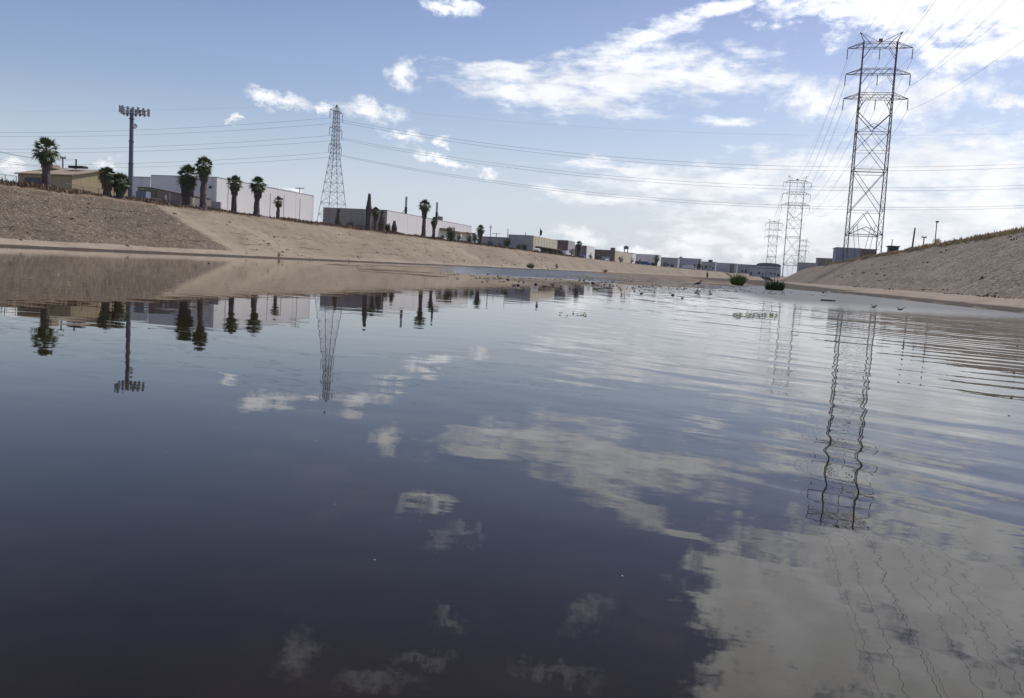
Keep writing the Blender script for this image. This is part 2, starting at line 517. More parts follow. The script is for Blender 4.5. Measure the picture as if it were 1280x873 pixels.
BARS = [(-12, 52, 11, 10, 0.025), (-5, 60, 8, 11, 0.03), (-18, 46, 7, 5, 0.0), (-24, 56, 12, 5, 0.0), (-9, 84, 9, 14, 0.05), (-15, 104, 8, 18, 0.05), (-3, 120, 7, 34, 0.11), (-34, 74, 12, 4, 0.0), (-8, 185, 18, 60, 0.16), (-24, 330, 18, 150, 0.16),
        (-48, 420, 14, 180, 0.12), (-61.5, 95, 1.0, 70, 0.07), (-60, 200, 1.3, 60, 0.08), (-42, 100, 6, 20, 0.02), (-30, 900, 24, 480, 0.2)]

def ground_z(X, Y):
    return height(X - bend(Y), Y)

ss = [-1500, -600, -300, -180, -130, -105, -92, -86, -84, -82.8, -81.5, -80.2, -79, -78.3, -77.6, -77.3, -77] + \
     [-77 + 9.4 * i / 8 for i in range(1, 9)] + [-66.8, -66, -65.3, -65.1, -64.9, -64.4, -63.8, -63.2] + \
     [-62.8 + 0.4 * i for i in range(13)] + [-57 + 0.6 * i for i in range(0, 105)] + [6 + 0.5 * i for i in range(0, 20)] + \
     [16.0, 16.2, 16.4] + [16.2 + 11.5 * i / 12 for i in range(1, 13)] + [28.3, 28.9, 29.5, 30.1, 30.7, 31.3, 34, 42, 60, 100, 200, 500, 1300]
ss = sorted(set(round(x, 3) for x in ss))
ys = [-250, -120, -60] + [-50 + 5 * i for i in range(17)] + [35 + 1.0 * i for i in range(110)] + [145 + 2.5 * i for i in range(62)]
y = 305
while y < 2600:
    ys.append(y)
    y += 6 if y < 900 else (30 if y < 2500 else 400)
def surf_z(s, Y):
    z = height(s, Y)
    if -77 < s < -67:
        z += 0.10 * mnoise.noise(Vector((s * 0.3, Y * 0.12, 0)))
    elif 16.4 < s < 27.6:
        z += 0.16 * mnoise.fractal(Vector((s * 0.35, Y * 0.3, 5)), 1.0, 2.0, 4)
    elif -86 < s <= -77 or 27.6 <= s < 34:
        z += 0.14 * mnoise.fractal(Vector((s * 0.3, Y * 0.15, 9)), 1.0, 2.0, 4)
    return z
gv, gf, gm = [], [], []
for Y in ys:
    b = bend(min(Y, 2400))
    for s in ss:
        gv.append((s + b, Y, surf_z(s, Y)))
ns = len(ss)
order = ['dirt', 'bank_left', 'bank_left', 'apron', 'mud', 'bank_right']
for i in range(len(ys) - 1):
    yc = (ys[i] + ys[i + 1]) / 2
    for j in range(ns - 1):
        gf.append((i * ns + j, i * ns + j + 1, (i + 1) * ns + j + 1, (i + 1) * ns + j))
        sc = (ss[j] + ss[j + 1]) / 2
        if sc < -77 or sc > 27.7:
            k = 0
        elif sc < -67.6:
            # the joint between grouted stone and smooth concrete slants a little
            k = 1
        elif sc < -64.9:
            k = 3
        elif sc < xr(yc):
            k = 4
        elif sc < 16.2:
            k = 3
        else:
            k = 5
        gm.append(k)
me = bpy.data.meshes.new('ground')
me.from_pydata(gv, [], gf)
for k in order:
    me.materials.append(M[k])
me.polygons.foreach_set('material_index', gm)
me.update()
ground = bpy.data.objects.new('ground', me)
COL.objects.link(ground)
ground['kind'] = 'structure'
ground['label'] = 'dry earth banks, concrete slopes and mud flats of the river channel'

# ------------------------------------------------------------------ water
m, t, bs = new_mat('river_water')
pos = t.node('ShaderNodeNewGeometry').outputs['Position']
murk = t.noise(t.mapping(pos, scale=(1, 1, 1)), 0.9, 6, 0.65)
t.set(bs.inputs['Base Color'], t.ramp(murk, [(0.3, (0.011, 0.0085, 0.0035)), (0.55, (0.021, 0.0155, 0.0075)), (0.75, (0.056, 0.038, 0.018))]))
bs.inputs['IOR'].default_value = 1.26
sp = t.node('ShaderNodeSeparateXYZ', ins={0: pos})
def rings(cx, cy, lam, amp, wobble=0.9, wscale=0.5):
    d = t.vmath('DISTANCE', pos, (cx, cy, 0), out=1)
    wv = t.noise(pos, wscale, 3, 0.5)
    d = t.math('MULTIPLY_ADD', wv, wobble, d)
    sn = t.math('SINE', t.math('MULTIPLY', d, 2 * math.pi / lam))
    return t.math('MULTIPLY', sn, amp)
# wind-ruffled water: the channel beyond the mud flats, the right margin and the thin channel at the left toe
ruf = t.math('MULTIPLY_ADD', t.noise(t.mapping(pos, scale=(0.5, 0.15, 1)), 0.5, 4, 0.6), 14, sp.outputs[1])
ruf_far = t.mrange(t.math('MULTIPLY_ADD', t.noise(t.mapping(pos, loc=(4, 4, 0), scale=(0.6, 0.25, 1)), 0.35, 5, 0.7), 30, ruf), 80, 90)
ruf_far = t.math('MULTIPLY', ruf_far, t.mrange(t.math('DIVIDE', sp.outputs[0], sp.outputs[1]), -0.40, -0.27))
ruf_right = t.math('MULTIPLY', t.mrange(t.math('MULTIPLY_ADD', sp.outputs[1], 0.10, sp.outputs[0]), 2.5, 6.0), t.mrange(sp.outputs[1], 22, 42))
ruf_toe = t.mrange(sp.outputs[0], -61.0, -61.8)
rufm = t.math('MAXIMUM', t.math('MAXIMUM', ruf_far, ruf_toe), ruf_right)
t.set(bs.inputs['Roughness'], t.math('MULTIPLY_ADD', rufm, 0.34, 0.012))
def bands(cx, cy, lam, amp, ang, seed=0.0):
    rel = t.vmath('SUBTRACT', pos, (cx, cy, 0))
    sr = t.node('ShaderNodeSeparateXYZ', ins={0: rel})
    d = t.vmath('LENGTH', rel, out=1)
    d = t.math('MULTIPLY_ADD', t.noise(pos, 0.35, 3, 0.5), lam * 1.6, d)
    th = t.math('ARCTAN2', sr.outputs[0], sr.outputs[1])
    v = t.node('ShaderNodeCombineXYZ', ins={0: t.math('DIVIDE', d, lam), 1: t.math('MULTIPLY', th, ang), 2: seed}).outputs[0]
    return t.math('MULTIPLY', t.math('SUBTRACT', t.noise(v, 1.0, 1, 0.4), 0.5), amp)
# calm on the left and far water, rippled on the right half
right = t.mrange(t.math('MULTIPLY_ADD', sp.outputs[1], 0.16, sp.outputs[0]), -2.2, 2.2)
near = t.mrange(sp.outputs[1], 2.0, 3.8)
patch = t.mrange(t.noise(t.mapping(pos, scale=(1, 0.6, 1)), 0.35, 3, 0.5), 0.30, 0.65, 0.25, 1.0)
h = t.math('ADD', bands(13, 33, 0.42, 0.013, 7.0), bands(15, 24, 0.20, 0.0018, 14.0))
h = t.math('ADD', h, bands(20, 40, 1.3, 0.022, 5.0, 5.3))
h = t.math('ADD', h, rings(13, 33, 0.60, 0.0015, 1.1, 0.4))
h = t.math('MULTIPLY', h, t.math('MULTIPLY', right, t.math('MULTIPLY', near, patch)))
calm = t.math('MULTIPLY', t.noise(t.mapping(pos, scale=(0.7, 1.6, 1)), 1.1, 2, 0.4), 0.0024)
fine = t.math('MULTIPLY', t.noise(t.mapping(pos, scale=(0.8, 1.6, 1)), 5.0, 2, 0.5), t.math('MULTIPLY_ADD', right, 0.00035, 0.00012))
h = t.math('ADD', h, t.math('ADD', calm, fine))
t.set(bs.inputs['Normal'], t.node('ShaderNodeBump', ins={'Height': h, 'Distance': 1.0, 'Strength': 1.0}).outputs[0])
M['water'] = m
wt = MB()
wt.poly([(-120, -240, 0), (1200, -240, 0), (1200, 2400, 0), (-120, 2400, 0)])
w = wt.build('water', M['water'])
w['kind'] = 'structure'
w['label'] = 'calm dark river water reflecting the sky'

# ------------------------------------------------------------------ placing helper
def at(px, X=None, Y=None, py=340.0):
    """where the sight line of a photo column meets a plane X=.. or Y=.. at the horizon row of that column"""
    d = ray(px, 297 + 0.0555 * px)
    k = (X / d.x) if X is not None else (Y / d.y)
    return d.x * k, d.y * k
def ztop(px, py, X, Y):
    d = ray(px, py)
    return CAM_H + d.z * math.hypot(X, Y) / math.hypot(d.x, d.y)
def on_water(px, py):
    d = ray(px, py)
    k = -CAM_H / d.z
    return d.x * k, d.y * k

# ------------------------------------------------------------------ pylons
def lattice_h(label, X, Y, H, rz=0.0, group=None, r=0.11):
    root = empty('transmission_pylon', (X, Y, ground_z(X, Y) - 0.1), label, 'pylon', group, rz)
    k = H / 63.5
    r = r * 1.02
    w = 4.4 * k
    def hd(z):                     # half depth (front to back) of the tower
        return (5.6 - 4.7 * min(1, z / (52 * k))) * k if z < 52 * k else 0.9 * k
    body = MB()
    zs = [0]
    z = 0
    step = 3.6 * k
    while z + step < 63 * k:
        z += step
        step = max(1.9 * k, step * 0.93)
        zs.append(z)
    top = 61.5 * k
    zs[-1] = top
    for sx in (-1, 1):
        leg = MB()
        for sy in (-1, 1):
            for a, b in zip(zs, zs[1:]):
                leg.bar((sx * w, sy * hd(a), a), (sx * w, sy * hd(b), b), r * 1.35, cap=False)
        for i, (a, b) in enumerate(zip(zs, zs[1:])):
            leg.bar((sx * w, -hd(a), a), (sx * w, hd(b), b), r * 0.55, cap=False)
            leg.bar((sx * w, hd(a), a), (sx * w, -hd(b), b), r * 0.55, cap=False)
            leg.bar((sx * w, -hd(b), b), (sx * w, hd(b), b), r * 0.55, cap=False)
        # outer peak
        leg.bar((sx * w, 0, top), (sx * 5.6 * k, 0, 64 * k), r)
        leg.bar((sx * 2.2 * k, 0, 60.6 * k), (sx * 5.6 * k, 0, 64 * k), r * 0.8)
        leg.build('leg_truss', M['steel'], root)
    lev = [7.4 * k, 25.7 * k, 37.5 * k]
    for sy in (-1, 1):
        # panel bracing between the two leg trusses
        def P3(x, z):
            return (x, sy * hd(z), z)
        body.bar(P3(-w, lev[0]), P3(w, lev[0]), r)
        body.bar(P3(-w, lev[1]), P3(w, lev[1]), r)
        body.bar(P3(-w, lev[1] - 0.9 * k), P3(w, lev[1] - 0.9 * k), r * 0.7)
        body.bar(P3(-w, lev[0] + 6.6 * k), P3(w, lev[0] + 6.6 * k), r * .5)
        body.bar(P3(-w, 36.2 * k), P3(w, 36.2 * k), r * 0.7)
        # inverted V above the foot level and X panels
        body.bar(P3(-w, lev[0]), P3(0, lev[0] + 6.4 * k), r * .8)
        body.bar(P3(w, lev[0]), P3(0, lev[0] + 6.4 * k), r * .8)
        body.bar(P3(-w, lev[0]), P3(0, lev[0] + 2.2 * k), r * .8)
        body.bar(P3(w, lev[0]), P3(0, lev[0] + 2.2 * k), r * .8)
        body.bar(P3(-w * .55, lev[0] + 2.8 * k), P3(-w * .2, 0.2), r * .6)
        body.bar(P3(w * .55, lev[0] + 2.8 * k), P3(w * .2, 0.2), r * .6)
        body.bar(P3(-w * 1.0, lev[0] + 6.4 * k), P3(w, lev[1]), r * .7)
        body.bar(P3(w * 1.0, lev[0] + 6.4 * k), P3(-w, lev[1]), r * .7)
        for a, b in ((lev[1], 36.2 * k),):
            body.bar(P3(-w, a), P3(w, b), r * .7)
            body.bar(P3(w, a), P3(-w, b), r * .7)
            mz = (a + b) / 2
            body.bar(P3(-w, mz), P3(0, mz), r * .5)
            body.bar(P3(w, mz), P3(0, mz), r * .5)
            body.bar(P3(-w, mz), P3(0, b), r * .5)
            body.bar(P3(w, mz), P3(0, b), r * .5)
        # open window: V brace
        body.bar(P3(-w, 41.6 * k), P3(0, 37.0 * k), r * 1.1)
        body.bar(P3(w, 41.6 * k), P3(0, 37.0 * k), r * 1.1)
        body.bar(P3(-w, 36.2 * k), P3(0, 38.5 * k), r * .6)
        body.bar(P3(w, 36.2 * k), P3(0, 38.5 * k), r * .6)
        body.bar(P3(-w, 41.6 * k), P3(-w * .78, 44.5 * k), r * .6)
        body.bar(P3(w, 41.6 * k), P3(w * .78, 44.5 * k), r * .6)
        body.bar(P3(-w * .78, 44.5 * k), P3(-w, 46.4 * k), r * .6)
        body.bar(P3(w * .78, 44.5 * k), P3(w, 46.4 * k), r * .6)
    body.build('bracing', M['steel'], root)
    arms = [45.6 * k, 52.4 * k, 59.6 * k]
    pts = []
    names = ['lower', 'middle', 'upper']
    for ai, az_ in enumerate(arms):
        arm = MB()
        tip = 8.5 * k
        d = hd(az_)
        for sy in (-1, 1):
            y0 = sy * d
            hgt = 1.5 * k
            arm.bar((-w, y0, az_), (w, y0, az_), r * .9)
            arm.bar((-w, y0, az_ + hgt), (w, y0, az_ + hgt), r * .8)
            for sx in (-1, 1):
                arm.bar((sx * w, y0, az_), (sx * tip, 0, az_), r * .9)
                arm.bar((sx * w, y0, az_ + hgt), (sx * tip, 0, az_ + 0.1), r * .8)
                arm.bar((sx * (w + (tip - w) * .5), y0 * .5, az_), (sx * w, y0, az_ + hgt), r * .5)
                arm.bar((sx * w, y0, az_ - 3.0 * k), (sx * w * .55, y0, az_), r * .6)
            nseg = 6
            for i in range(nseg):
                xa = -w + 2 * w * i / nseg
                xb = -w + 2 * w * (i + 1) / nseg
                if i % 2 == 0:
                    arm.bar((xa, y0, az_), (xb, y0, az_ + hgt), r * .5)
                else:
                    arm.bar((xa, y0, az_ + hgt), (xb, y0, az_), r * .5)
        for sx in (-1, 1):
            arm.bar((sx * w, -d, az_), (sx * w, d, az_), r * .6)
        if ai == 2:
            arm.bar((-5.6 * k, 0, 64 * k), (0, 0, az_ + 1.5 * k), r * .7)
            arm.bar((5.6 * k, 0, 64 * k), (0, 0, az_ + 1.5 * k), r * .7)
            arm.box((0, 0, az_ + 2.1 * k), (1.0 * k, 0.6, 0.9 * k))
        a_o = arm.build('crossarm', M['steel'], root)
        for sx in (-1, 0, 1):
            ins = MB()
            x0 = sx * tip
            for q in range(7):
                ins.bar((x0, 0, az_ - (0.3 + q * 0.4) * k), (x0, 0, az_ - (0.55 + q * 0.4) * k), 0.14, 6)
            ins.bar((x0, 0, az_), (x0, 0, az_ - 3.2 * k), 0.05)
            ins.build('insulator_string', M['insul'], a_o)
            pts.append((names[ai], sx, (x0, 0, az_ - 3.2 * k)))
    ft = MB()
    for sx in (-1, 1):
        for sy in (-1, 1):
            ft = MB()
            ft.box((sx * w, sy * hd(0), 0.25), (0.9, 0.9, 0.6))
            ft.build('footing', M['grey_conc'], root)
    for sx in (-1, 1):
        pts.append(('ground', sx, (sx * 5.6 * k, 0, 64 * k)))
    ca, sa = math.cos(rz), math.sin(rz)
    wp = {}
    for nm, sx, p in pts:
        wp[(nm, sx)] = Vector((X + p[0] * ca - p[1] * sa, Y + p[0] * sa + p[1] * ca, ground_z(X, Y) - 0.1 + p[2]))
    return wp

def pylon_at(px, Y, pxt, pyt, label, r):
    x, y = at(px, Y=Y)
    H = (ztop(pxt, pyt, x, y) - ground_z(x, y) + .1) / (64 / 63.5)
    return lattice_h(label, x, y, H, r=r)
T1 = pylon_at(1073.5, 256, 1106, 40, 'huge steel lattice pylon closest on the right bank, towering above all the others', .10)
T2 = pylon_at(986.5, 590, 996, 220, 'second pylon along the right bank, mid-sized between the huge one and the smallest', .085)
T3 = pylon_at(962, 850, 966, 274, 'small distant pylon left of the mid-sized one, above the arched roof', .10)
T4 = pylon_at(1000, 1180, 1002, 298, 'faint farthest pylon showing behind the legs of the mid-sized one', .12)

def cable(p, q, sag, r, label, group, npt=28):
    pts = []
    for i in range(npt + 1):
        u = i / npt
        v = Vector(p).lerp(Vector(q), u)
        v.z -= 4 * sag * u * (1 - u)
        pts.append(v)
    o = MB().tube(pts, r, 4).build('power_cable', M['wire'])
    return tag(o, label, 'power cable', group)
SIDE = {-1: 'left', 0: 'middle', 1: 'right'}
prev = {k: Vector((v.x - 4, v.y - 352, v.z - 1)) for k, v in T1.items()}
for k in T1:
    lv, sx = k
    what = ('earth wire at the %s peak' % SIDE[sx]) if lv == 'ground' else ('cable at the %s end of the %s crossarm' % (SIDE[sx], lv) if sx else 'cable at mid %s crossarm' % lv)
    cable(prev[k], T1[k], 11 if lv != 'ground' else 8, 0.027 if lv != 'ground' else 0.015, what + ', huge pylon, rising overhead', 'cables overhead from the huge pylon', 60)
    cable(T1[k], T2[k], 13 if lv != 'ground' else 9, 0.036 if lv != 'ground' else 0.02, what + ', huge pylon to second pylon', 'cables between the huge and second pylons', 40)
    cable(T2[k], T3[k], 13 if lv != 'ground' else 9, 0.05, what + ', second pylon to small one', 'cables between the second and third pylons', 30)

# left pylon: four legs tapering to a narrow cage
XL, YL = at(414, Y=273)
def left_pylon():
    zb = ground_z(XL, YL) - 0.1
    root = empty('transmission_pylon', (XL, YL, zb), 'slender tapering lattice pylon left of centre between the white and beige warehouses', 'pylon', None, 0.0)
    prof = [(0, 6.4), (9, 4.9), (17, 3.7), (23.5, 2.7), (30.5, 1.6), (33, 1.45), (39, 1.25), (45, 1.0), (47, 0.12)]
    top_z = ztop(415, 129, XL, YL) - zb
    kk = top_z / 47.5
    prof = [(a * kk, b * .72) for a, b in prof]
    def hw(z):
        for (a, b), (c, d) in zip(prof, prof[1:]):
            if z <= c:
                return b + (d - b) * (z - a) / (c - a)
        return 0.15
    zs = [0.0, 4.5, 9, 13, 17, 20.2, 23.4, 26, 28.4, 30.5] + [30.5 + 1.5 * i for i in range(1, 10)] + [45, 47]
    zs = [a * kk for a in zs]
    r = 0.075
    for sx in (-1, 1):
        for sy in (-1, 1):
            leg = MB()
            for a, b in zip(zs, zs[1:]):
                leg.bar((sx * hw(a), sy * hw(a), a), (sx * hw(b), sy * hw(b), b), r * 1.2, cap=False)
            leg.build('leg', M['steel'], root)
    br = MB()
    for i, (a, b) in enumerate(zip(zs, zs[1:])):
        for ax in (0, 1):
            for s in (-1, 1):
                def q(u, z):
                    return (u * hw(z), s * hw(z), z) if ax == 0 else (s * hw(z), u * hw(z), z)
                if i == 0:
                    br.bar(q(-1, a), q(0, b), r * .7)
                    br.bar(q(1, a), q(0, b), r * .7)
                else:
                    br.bar(q(-1, a), q(1, b), r * .6)
                    br.bar(q(1, a), q(-1, b), r * .6)
                br.bar(q(-1, b), q(1, b), r * .6)
    br.build('bracing', M['steel'], root)
    pts = {}
    for nm, pyy in (('upper', 139), ('middle', 161), ('lower', 182)):
        az_ = ztop(413, pyy, XL, YL) - zb
        arm = MB()
        for s in (-1, 1):
            for sx in (-1, 1):
                arm.bar((sx * hw(az_), s * hw(az_), az_), (0, s * 4.6, az_), r * .8)
                arm.bar((sx * hw(az_), s * hw(az_), az_ + 1.3), (0, s * 4.6, az_), r * .7)
        arm.bar((-hw(az_), 0, az_), (hw(az_), 0, az_), r * .7).bar((0, -4.6, az_), (0, 4.6, az_), r * .7)
        ao = arm.build('crossarm', M['steel'], root)
        for s in (-1, 1):
            ins = MB().bar((0, s * 4.6, az_), (0, s * 4.6, az_ - 2.9), 0.05)
            for qn in range(7):
                ins.bar((0, s * 4.6, az_ - 0.3 - qn * 0.36), (0, s * 4.6, az_ - 0.5 - qn * 0.36), 0.13, 6)
            ins.build('insulator_string', M['insul'], ao)
            pts[(nm, s)] = Vector((XL, YL + s * 4.6, zb + az_ - 2.9))
    pts[('ground', 0)] = Vector((XL, YL, zb + top_z))
    return pts
TL = left_pylon()
for k, v in TL.items():
    nm = {'upper': 'top', 'middle': 'middle', 'lower': 'lowest', 'ground': 'earth'}[k[0]]
    nf = {-1: 'nearer', 1: 'farther', 0: 'single thin'}[k[1]]
    rr = 0.034 if k[0] != 'ground' else 0.013
    cable(v, Vector((158, v.y + 4, v.z)), 12.2 if k[0] != 'ground' else 8, rr, '%s cable of the %s pair crossing the river from the slender left pylon' % (nf, nm) if k[1] else 'thin earth wire crossing the river from the tip of the slender left pylon', 'cables crossing the river', 60)
    cable(v, Vector((v.x - 330, v.y - 30, v.z)), 9 if k[0] != 'ground' else 6, rr, '%s cable of the %s pair running left from the slender pylon' % (nf, nm) if k[1] else 'thin earth wire running left from the tip of the slender pylon', 'cables running to the left edge', 40)

# ------------------------------------------------------------------ buildings
def wall_box(root, x0, x1, y0, y1, z0, z1, mat, name='wall'):
    """four walls as one part (a shell with thickness handled by the roof on top)"""
    return MB().box(((x0 + x1) / 2, (y0 + y1) / 2, (z0 + z1) / 2), (x1 - x0, y1 - y0, z1 - z0)).build(name, mat, root)

def warehouse(name, label, px_corner, py_top, px_left, px_right, Xc=None, Yc=None, wall='white_wall', roof='light_roof', cat='warehouse', face=None, zbase=None, parapet=0.35, depth=None):
    x, y = at(px_corner, X=Xc) if Xc is not None else at(px_corner, Y=Yc)
    zt = ztop(px_corner, py_top, x, y)
    xl, _ = at(px_left, Y=y)
    if depth is None:
        _, yr = at(px_right, X=x)
    else:
        yr = y + depth
    zb = (ground_z(x, y) if zbase is None else zbase) - 0.3
    root = empty(name, (x, y, 0), label, cat)
    MB().box(((xl - x) / 2, (yr - y) / 2, (zb + zt) / 2), (x - xl, yr - y, zt - zb)).build('wall', M[wall], root)
    # parapet cap: a rim standing 4 cm proud, with the roof surface inside
    cp = MB()
    W_, D_ = x - xl, yr - y
    cp.box((-W_ / 2, 0.10, zt + 0.06), (W_ + 0.08, 0.28, 0.12))
    cp.box((-W_ / 2, D_ - 0.10, zt + 0.06), (W_ + 0.08, 0.28, 0.12))
    cp.box((-0.10, D_ / 2, zt + 0.06), (0.28, D_ - 0.48, 0.12))
    cp.box((-W_ + 0.10, D_ / 2, zt + 0.06), (0.28, D_ - 0.48, 0.12))
    cp.build('parapet', M['grey_conc'], root)
    MB().box((-W_ / 2, D_ / 2, zt + 0.03), (W_ - 0.7, D_ - 0.7, 0.05)).build('roof', M[roof], root)
    return root, x, y, xl, yr, zb, zt

# white warehouse
r_, x, y, xl, yr, zb, zt = warehouse('warehouse', 'big white windowless warehouse behind the left palms, with pale long side', 269, 222, 187, 390, Yc=132)
for pxx in (283.5, 336, 353, 373):
    yy = at(pxx, X=x)[1] - y
    MB().box((0.05, yy, (zb + zt) / 2 - 0.4), (0.08, 0.12, zt - zb - 1.2)).build('downpipe', M['white_wall'], r_)
MB().box((-2.4, -0.15, 8.0), (6.8, 0.28, 1.9)).build('loading_door', M['grey_conc'], r_)
MB().box((-5.5, -0.15, 11.0), (0.35, 0.3, 0.35)).build('wall_lamp', M['dark'], r_)
MB().box((-1.2, -0.15, 11.4), (0.35, 0.3, 0.35)).build('wall_lamp', M['dark'], r_)
# lower annex to its left
a, b = at(186.6, Y=134)
zt2 = ztop(150, 221, *at(150, Y=134))
xa = at(105, Y=134)[0]
root = empty('warehouse_annex', ((a + xa) / 2, 134, 0), 'lower plain white annex left of the white warehouse, behind the antenna pole', 'building')
MB().box((0, 8, (6 + zt2) / 2), (a - xa - 0.1, 16, zt2 - 6)).build('wall', M['white_wall'], root)
MB().box((0, 8, zt2 + 0.06), (a - xa + 0.1, 16.2, 0.12)).build('parapet', M['grey_conc'], root)
# tan yard building in front
a, b = at(229, Y=118)
xa = at(171, Y=118)[0]
zt3 = ztop(171, 234.5, xa, 118)
zt3r = ztop(229, 244, a, 118)
root = empty('yard_building', (xa, 118, 0), 'low tan flat-roofed yard building with open bay, in front of the white warehouse', 'building')
Wd = a - xa
w1 = MB()
w1.prism([(0, 0, 5.9), (Wd, 0, 5.9), (Wd, 0, zt3r), (Wd * .3, 0, zt3 - .05), (0, 0, zt3)], (0, 7, 0))
w1.build('wall', M['tan_wall'], root)
MB().prism([(-.1, -.15, zt3 + .01), (Wd * .3, -.15, zt3 - .04), (Wd + .1, -.15, zt3r + .01), (Wd + .1, -.15, zt3r + .12), (Wd * .3, -.15, zt3 + .08), (-.1, -.15, zt3 + .13)], (0, 7.3, 0)).build('roof', M['dark_roof'], root)
MB().box((Wd * .22, -0.06, zt3 - 1.0), (Wd * .38, 0.1, 1.2)).build('open_bay', M['brown_wall'], root)
MB().box((Wd * .24, -0.5, 7.0), (Wd * .44, 0.5, 1.1)).build('dark_canopy', M['dark'], root)
MB().box((Wd * .12, -0.13, zt3 - 0.9), (0.7, 0.05, 1.0)).build('window', M['glass'], root)
MB().box((Wd * .62, -0.08, 7.4), (0.3, 0.16, 2.9)).build('pilaster', M['white_wall'], root)

# yellow barn with a gable
bx, by = at(89, Y=97)
bxl = at(22, Y=97)[0]
zb0 = ground_z(bx, by)
ze = ztop(89, 220, bx, by)
zel = ztop(22, 218, bxl, by)
gx, gy = at(122, Y=97 + 4.5)
root = empty('metal_barn', (bx, by, 0), 'mustard yellow metal barn with tan low-pitched roof beside the leftmost palm', 'barn')
L_ = bx - bxl
gd = 11.0
ridge = ze + 1.25
# gable end is on the right (+X side), the long wall faces the camera
wv = MB()
wv.prism([(0, 0, zb0 - .3), (0, gd, zb0 - .3), (0, gd, ze), (0, gd / 2, ridge), (0, 0, ze)], (-L_, 0, 0))
wv.build('wall', M['yellow'], root)
for s in (0, 1):
    y0, y1_ = (-.35, gd / 2) if s == 0 else (gd / 2, gd + .35)
    z0_, z1_ = (ze - .03, ridge + .03) if s == 0 else (ridge + .03, ze - .03)
    MB().prism([(.3, y0, z0_ + .02), (.3, y1_, z1_ + .02), (.3, y1_, z1_ + .17), (.3, y0, z0_ + .17)], (-L_ - .6, 0, 0)).build('roof', M['tan_roof'], root)
d0 = at(31, Y=97)[0] - bx
d1 = at(50, Y=97)[0] - bx
MB().box(((d0 + d1) / 2, -0.04, (zb0 + ze - .35) / 2), (d1 - d0, 0.12, ze - .45 - zb0)).build('roller_door', M['door'], root)
MB().box((-L_ * .28, gd * .35, ridge + .3), (2.4, 1.0, 0.3)).build('roof_vent', M['dark'], root)
MB().box((-L_ * .8, gd * .35, ridge + .25), (2.0, 1.4, 0.5)).build('roof_vent', M['tan_roof'], root)

# long beige warehouse left of centre
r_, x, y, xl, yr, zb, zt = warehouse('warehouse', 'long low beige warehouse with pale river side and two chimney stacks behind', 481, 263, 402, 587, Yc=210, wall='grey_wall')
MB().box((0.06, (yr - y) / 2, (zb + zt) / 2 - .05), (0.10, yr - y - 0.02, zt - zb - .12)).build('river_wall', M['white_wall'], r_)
for pxa, pxb, pya in ((547, 556, 286), (558, 574, 289), (576, 590, 291)):
    ya, yb = at(pxa, X=x)[1] - y, at(min(pxb, 586), X=x)[1] - y
    zz = ztop(pxa, pya, x, y + ya)
    MB().box((1.0, (ya + yb) / 2, zz), (2.0, yb - ya, 0.5)).build('canopy', M['brown_wall'], r_)
MB().box((-6, -1.2, 8.2), (9, 2.0, 1.8)).build('loading_dock', M['brown_wall'], r_)
for pxx, pt, pb in ((504.6, 246, 268), (543, 253, 276)):
    X_, Y_ = at(pxx, Y=250 if pxx < 520 else 283)
    zt_ = ztop(pxx, pt, X_, Y_)
    root = empty('chimney_stack', (X_, Y_, 6), 'dark chimney stack behind the beige warehouse, %s' % ('the left and taller of the two' if pxx < 520 else 'the right one by a fan box'), 'chimney')
    MB().bar((0, 0, 0), (0, 0, zt_ - 6), 0.34, 12).build('stack', M['bluegrey'], root)
    MB().bar((0, 0, 0), (0, 0, (zt_ - 6) * .78), 0.42, 12).build('sleeve', M['dark'], root)
    if pxx > 520:
        MB().box((1.3, 0, zt_ - 11.4), (1.6, 1.6, 1.2)).build('fan_box', M['brown_wall'], root)
    br = MB()
    br.bar((0, 0, zt_ - 9.5), (1.8 if pxx > 520 else -1.8, 0, zt_ - 11.8), 0.08)
    br.build('brace', M['dark'], root)

# cream ribbed building
r_, x, y, xl, yr, zb, zt = warehouse('warehouse', 'boxy building with plain end coloured shade-grey and cream ribbed side over dark loading bays', 664, 294.8, 633.5, 694, Yc=333, wall='grey_conc', roof='dark_roof')  # grey of the end face is its shade, put into the wall colour
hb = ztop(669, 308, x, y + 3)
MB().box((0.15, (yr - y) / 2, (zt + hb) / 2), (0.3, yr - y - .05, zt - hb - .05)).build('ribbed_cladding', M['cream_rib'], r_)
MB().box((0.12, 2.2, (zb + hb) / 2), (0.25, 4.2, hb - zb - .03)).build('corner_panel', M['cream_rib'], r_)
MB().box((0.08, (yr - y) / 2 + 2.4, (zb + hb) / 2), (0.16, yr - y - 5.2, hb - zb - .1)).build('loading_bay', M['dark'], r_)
MB().box((1.3, (yr - y) / 2 + 2.4, hb - .1), (2.2, yr - y - 5, .35)).build('canopy', M['brown_wall'], r_)

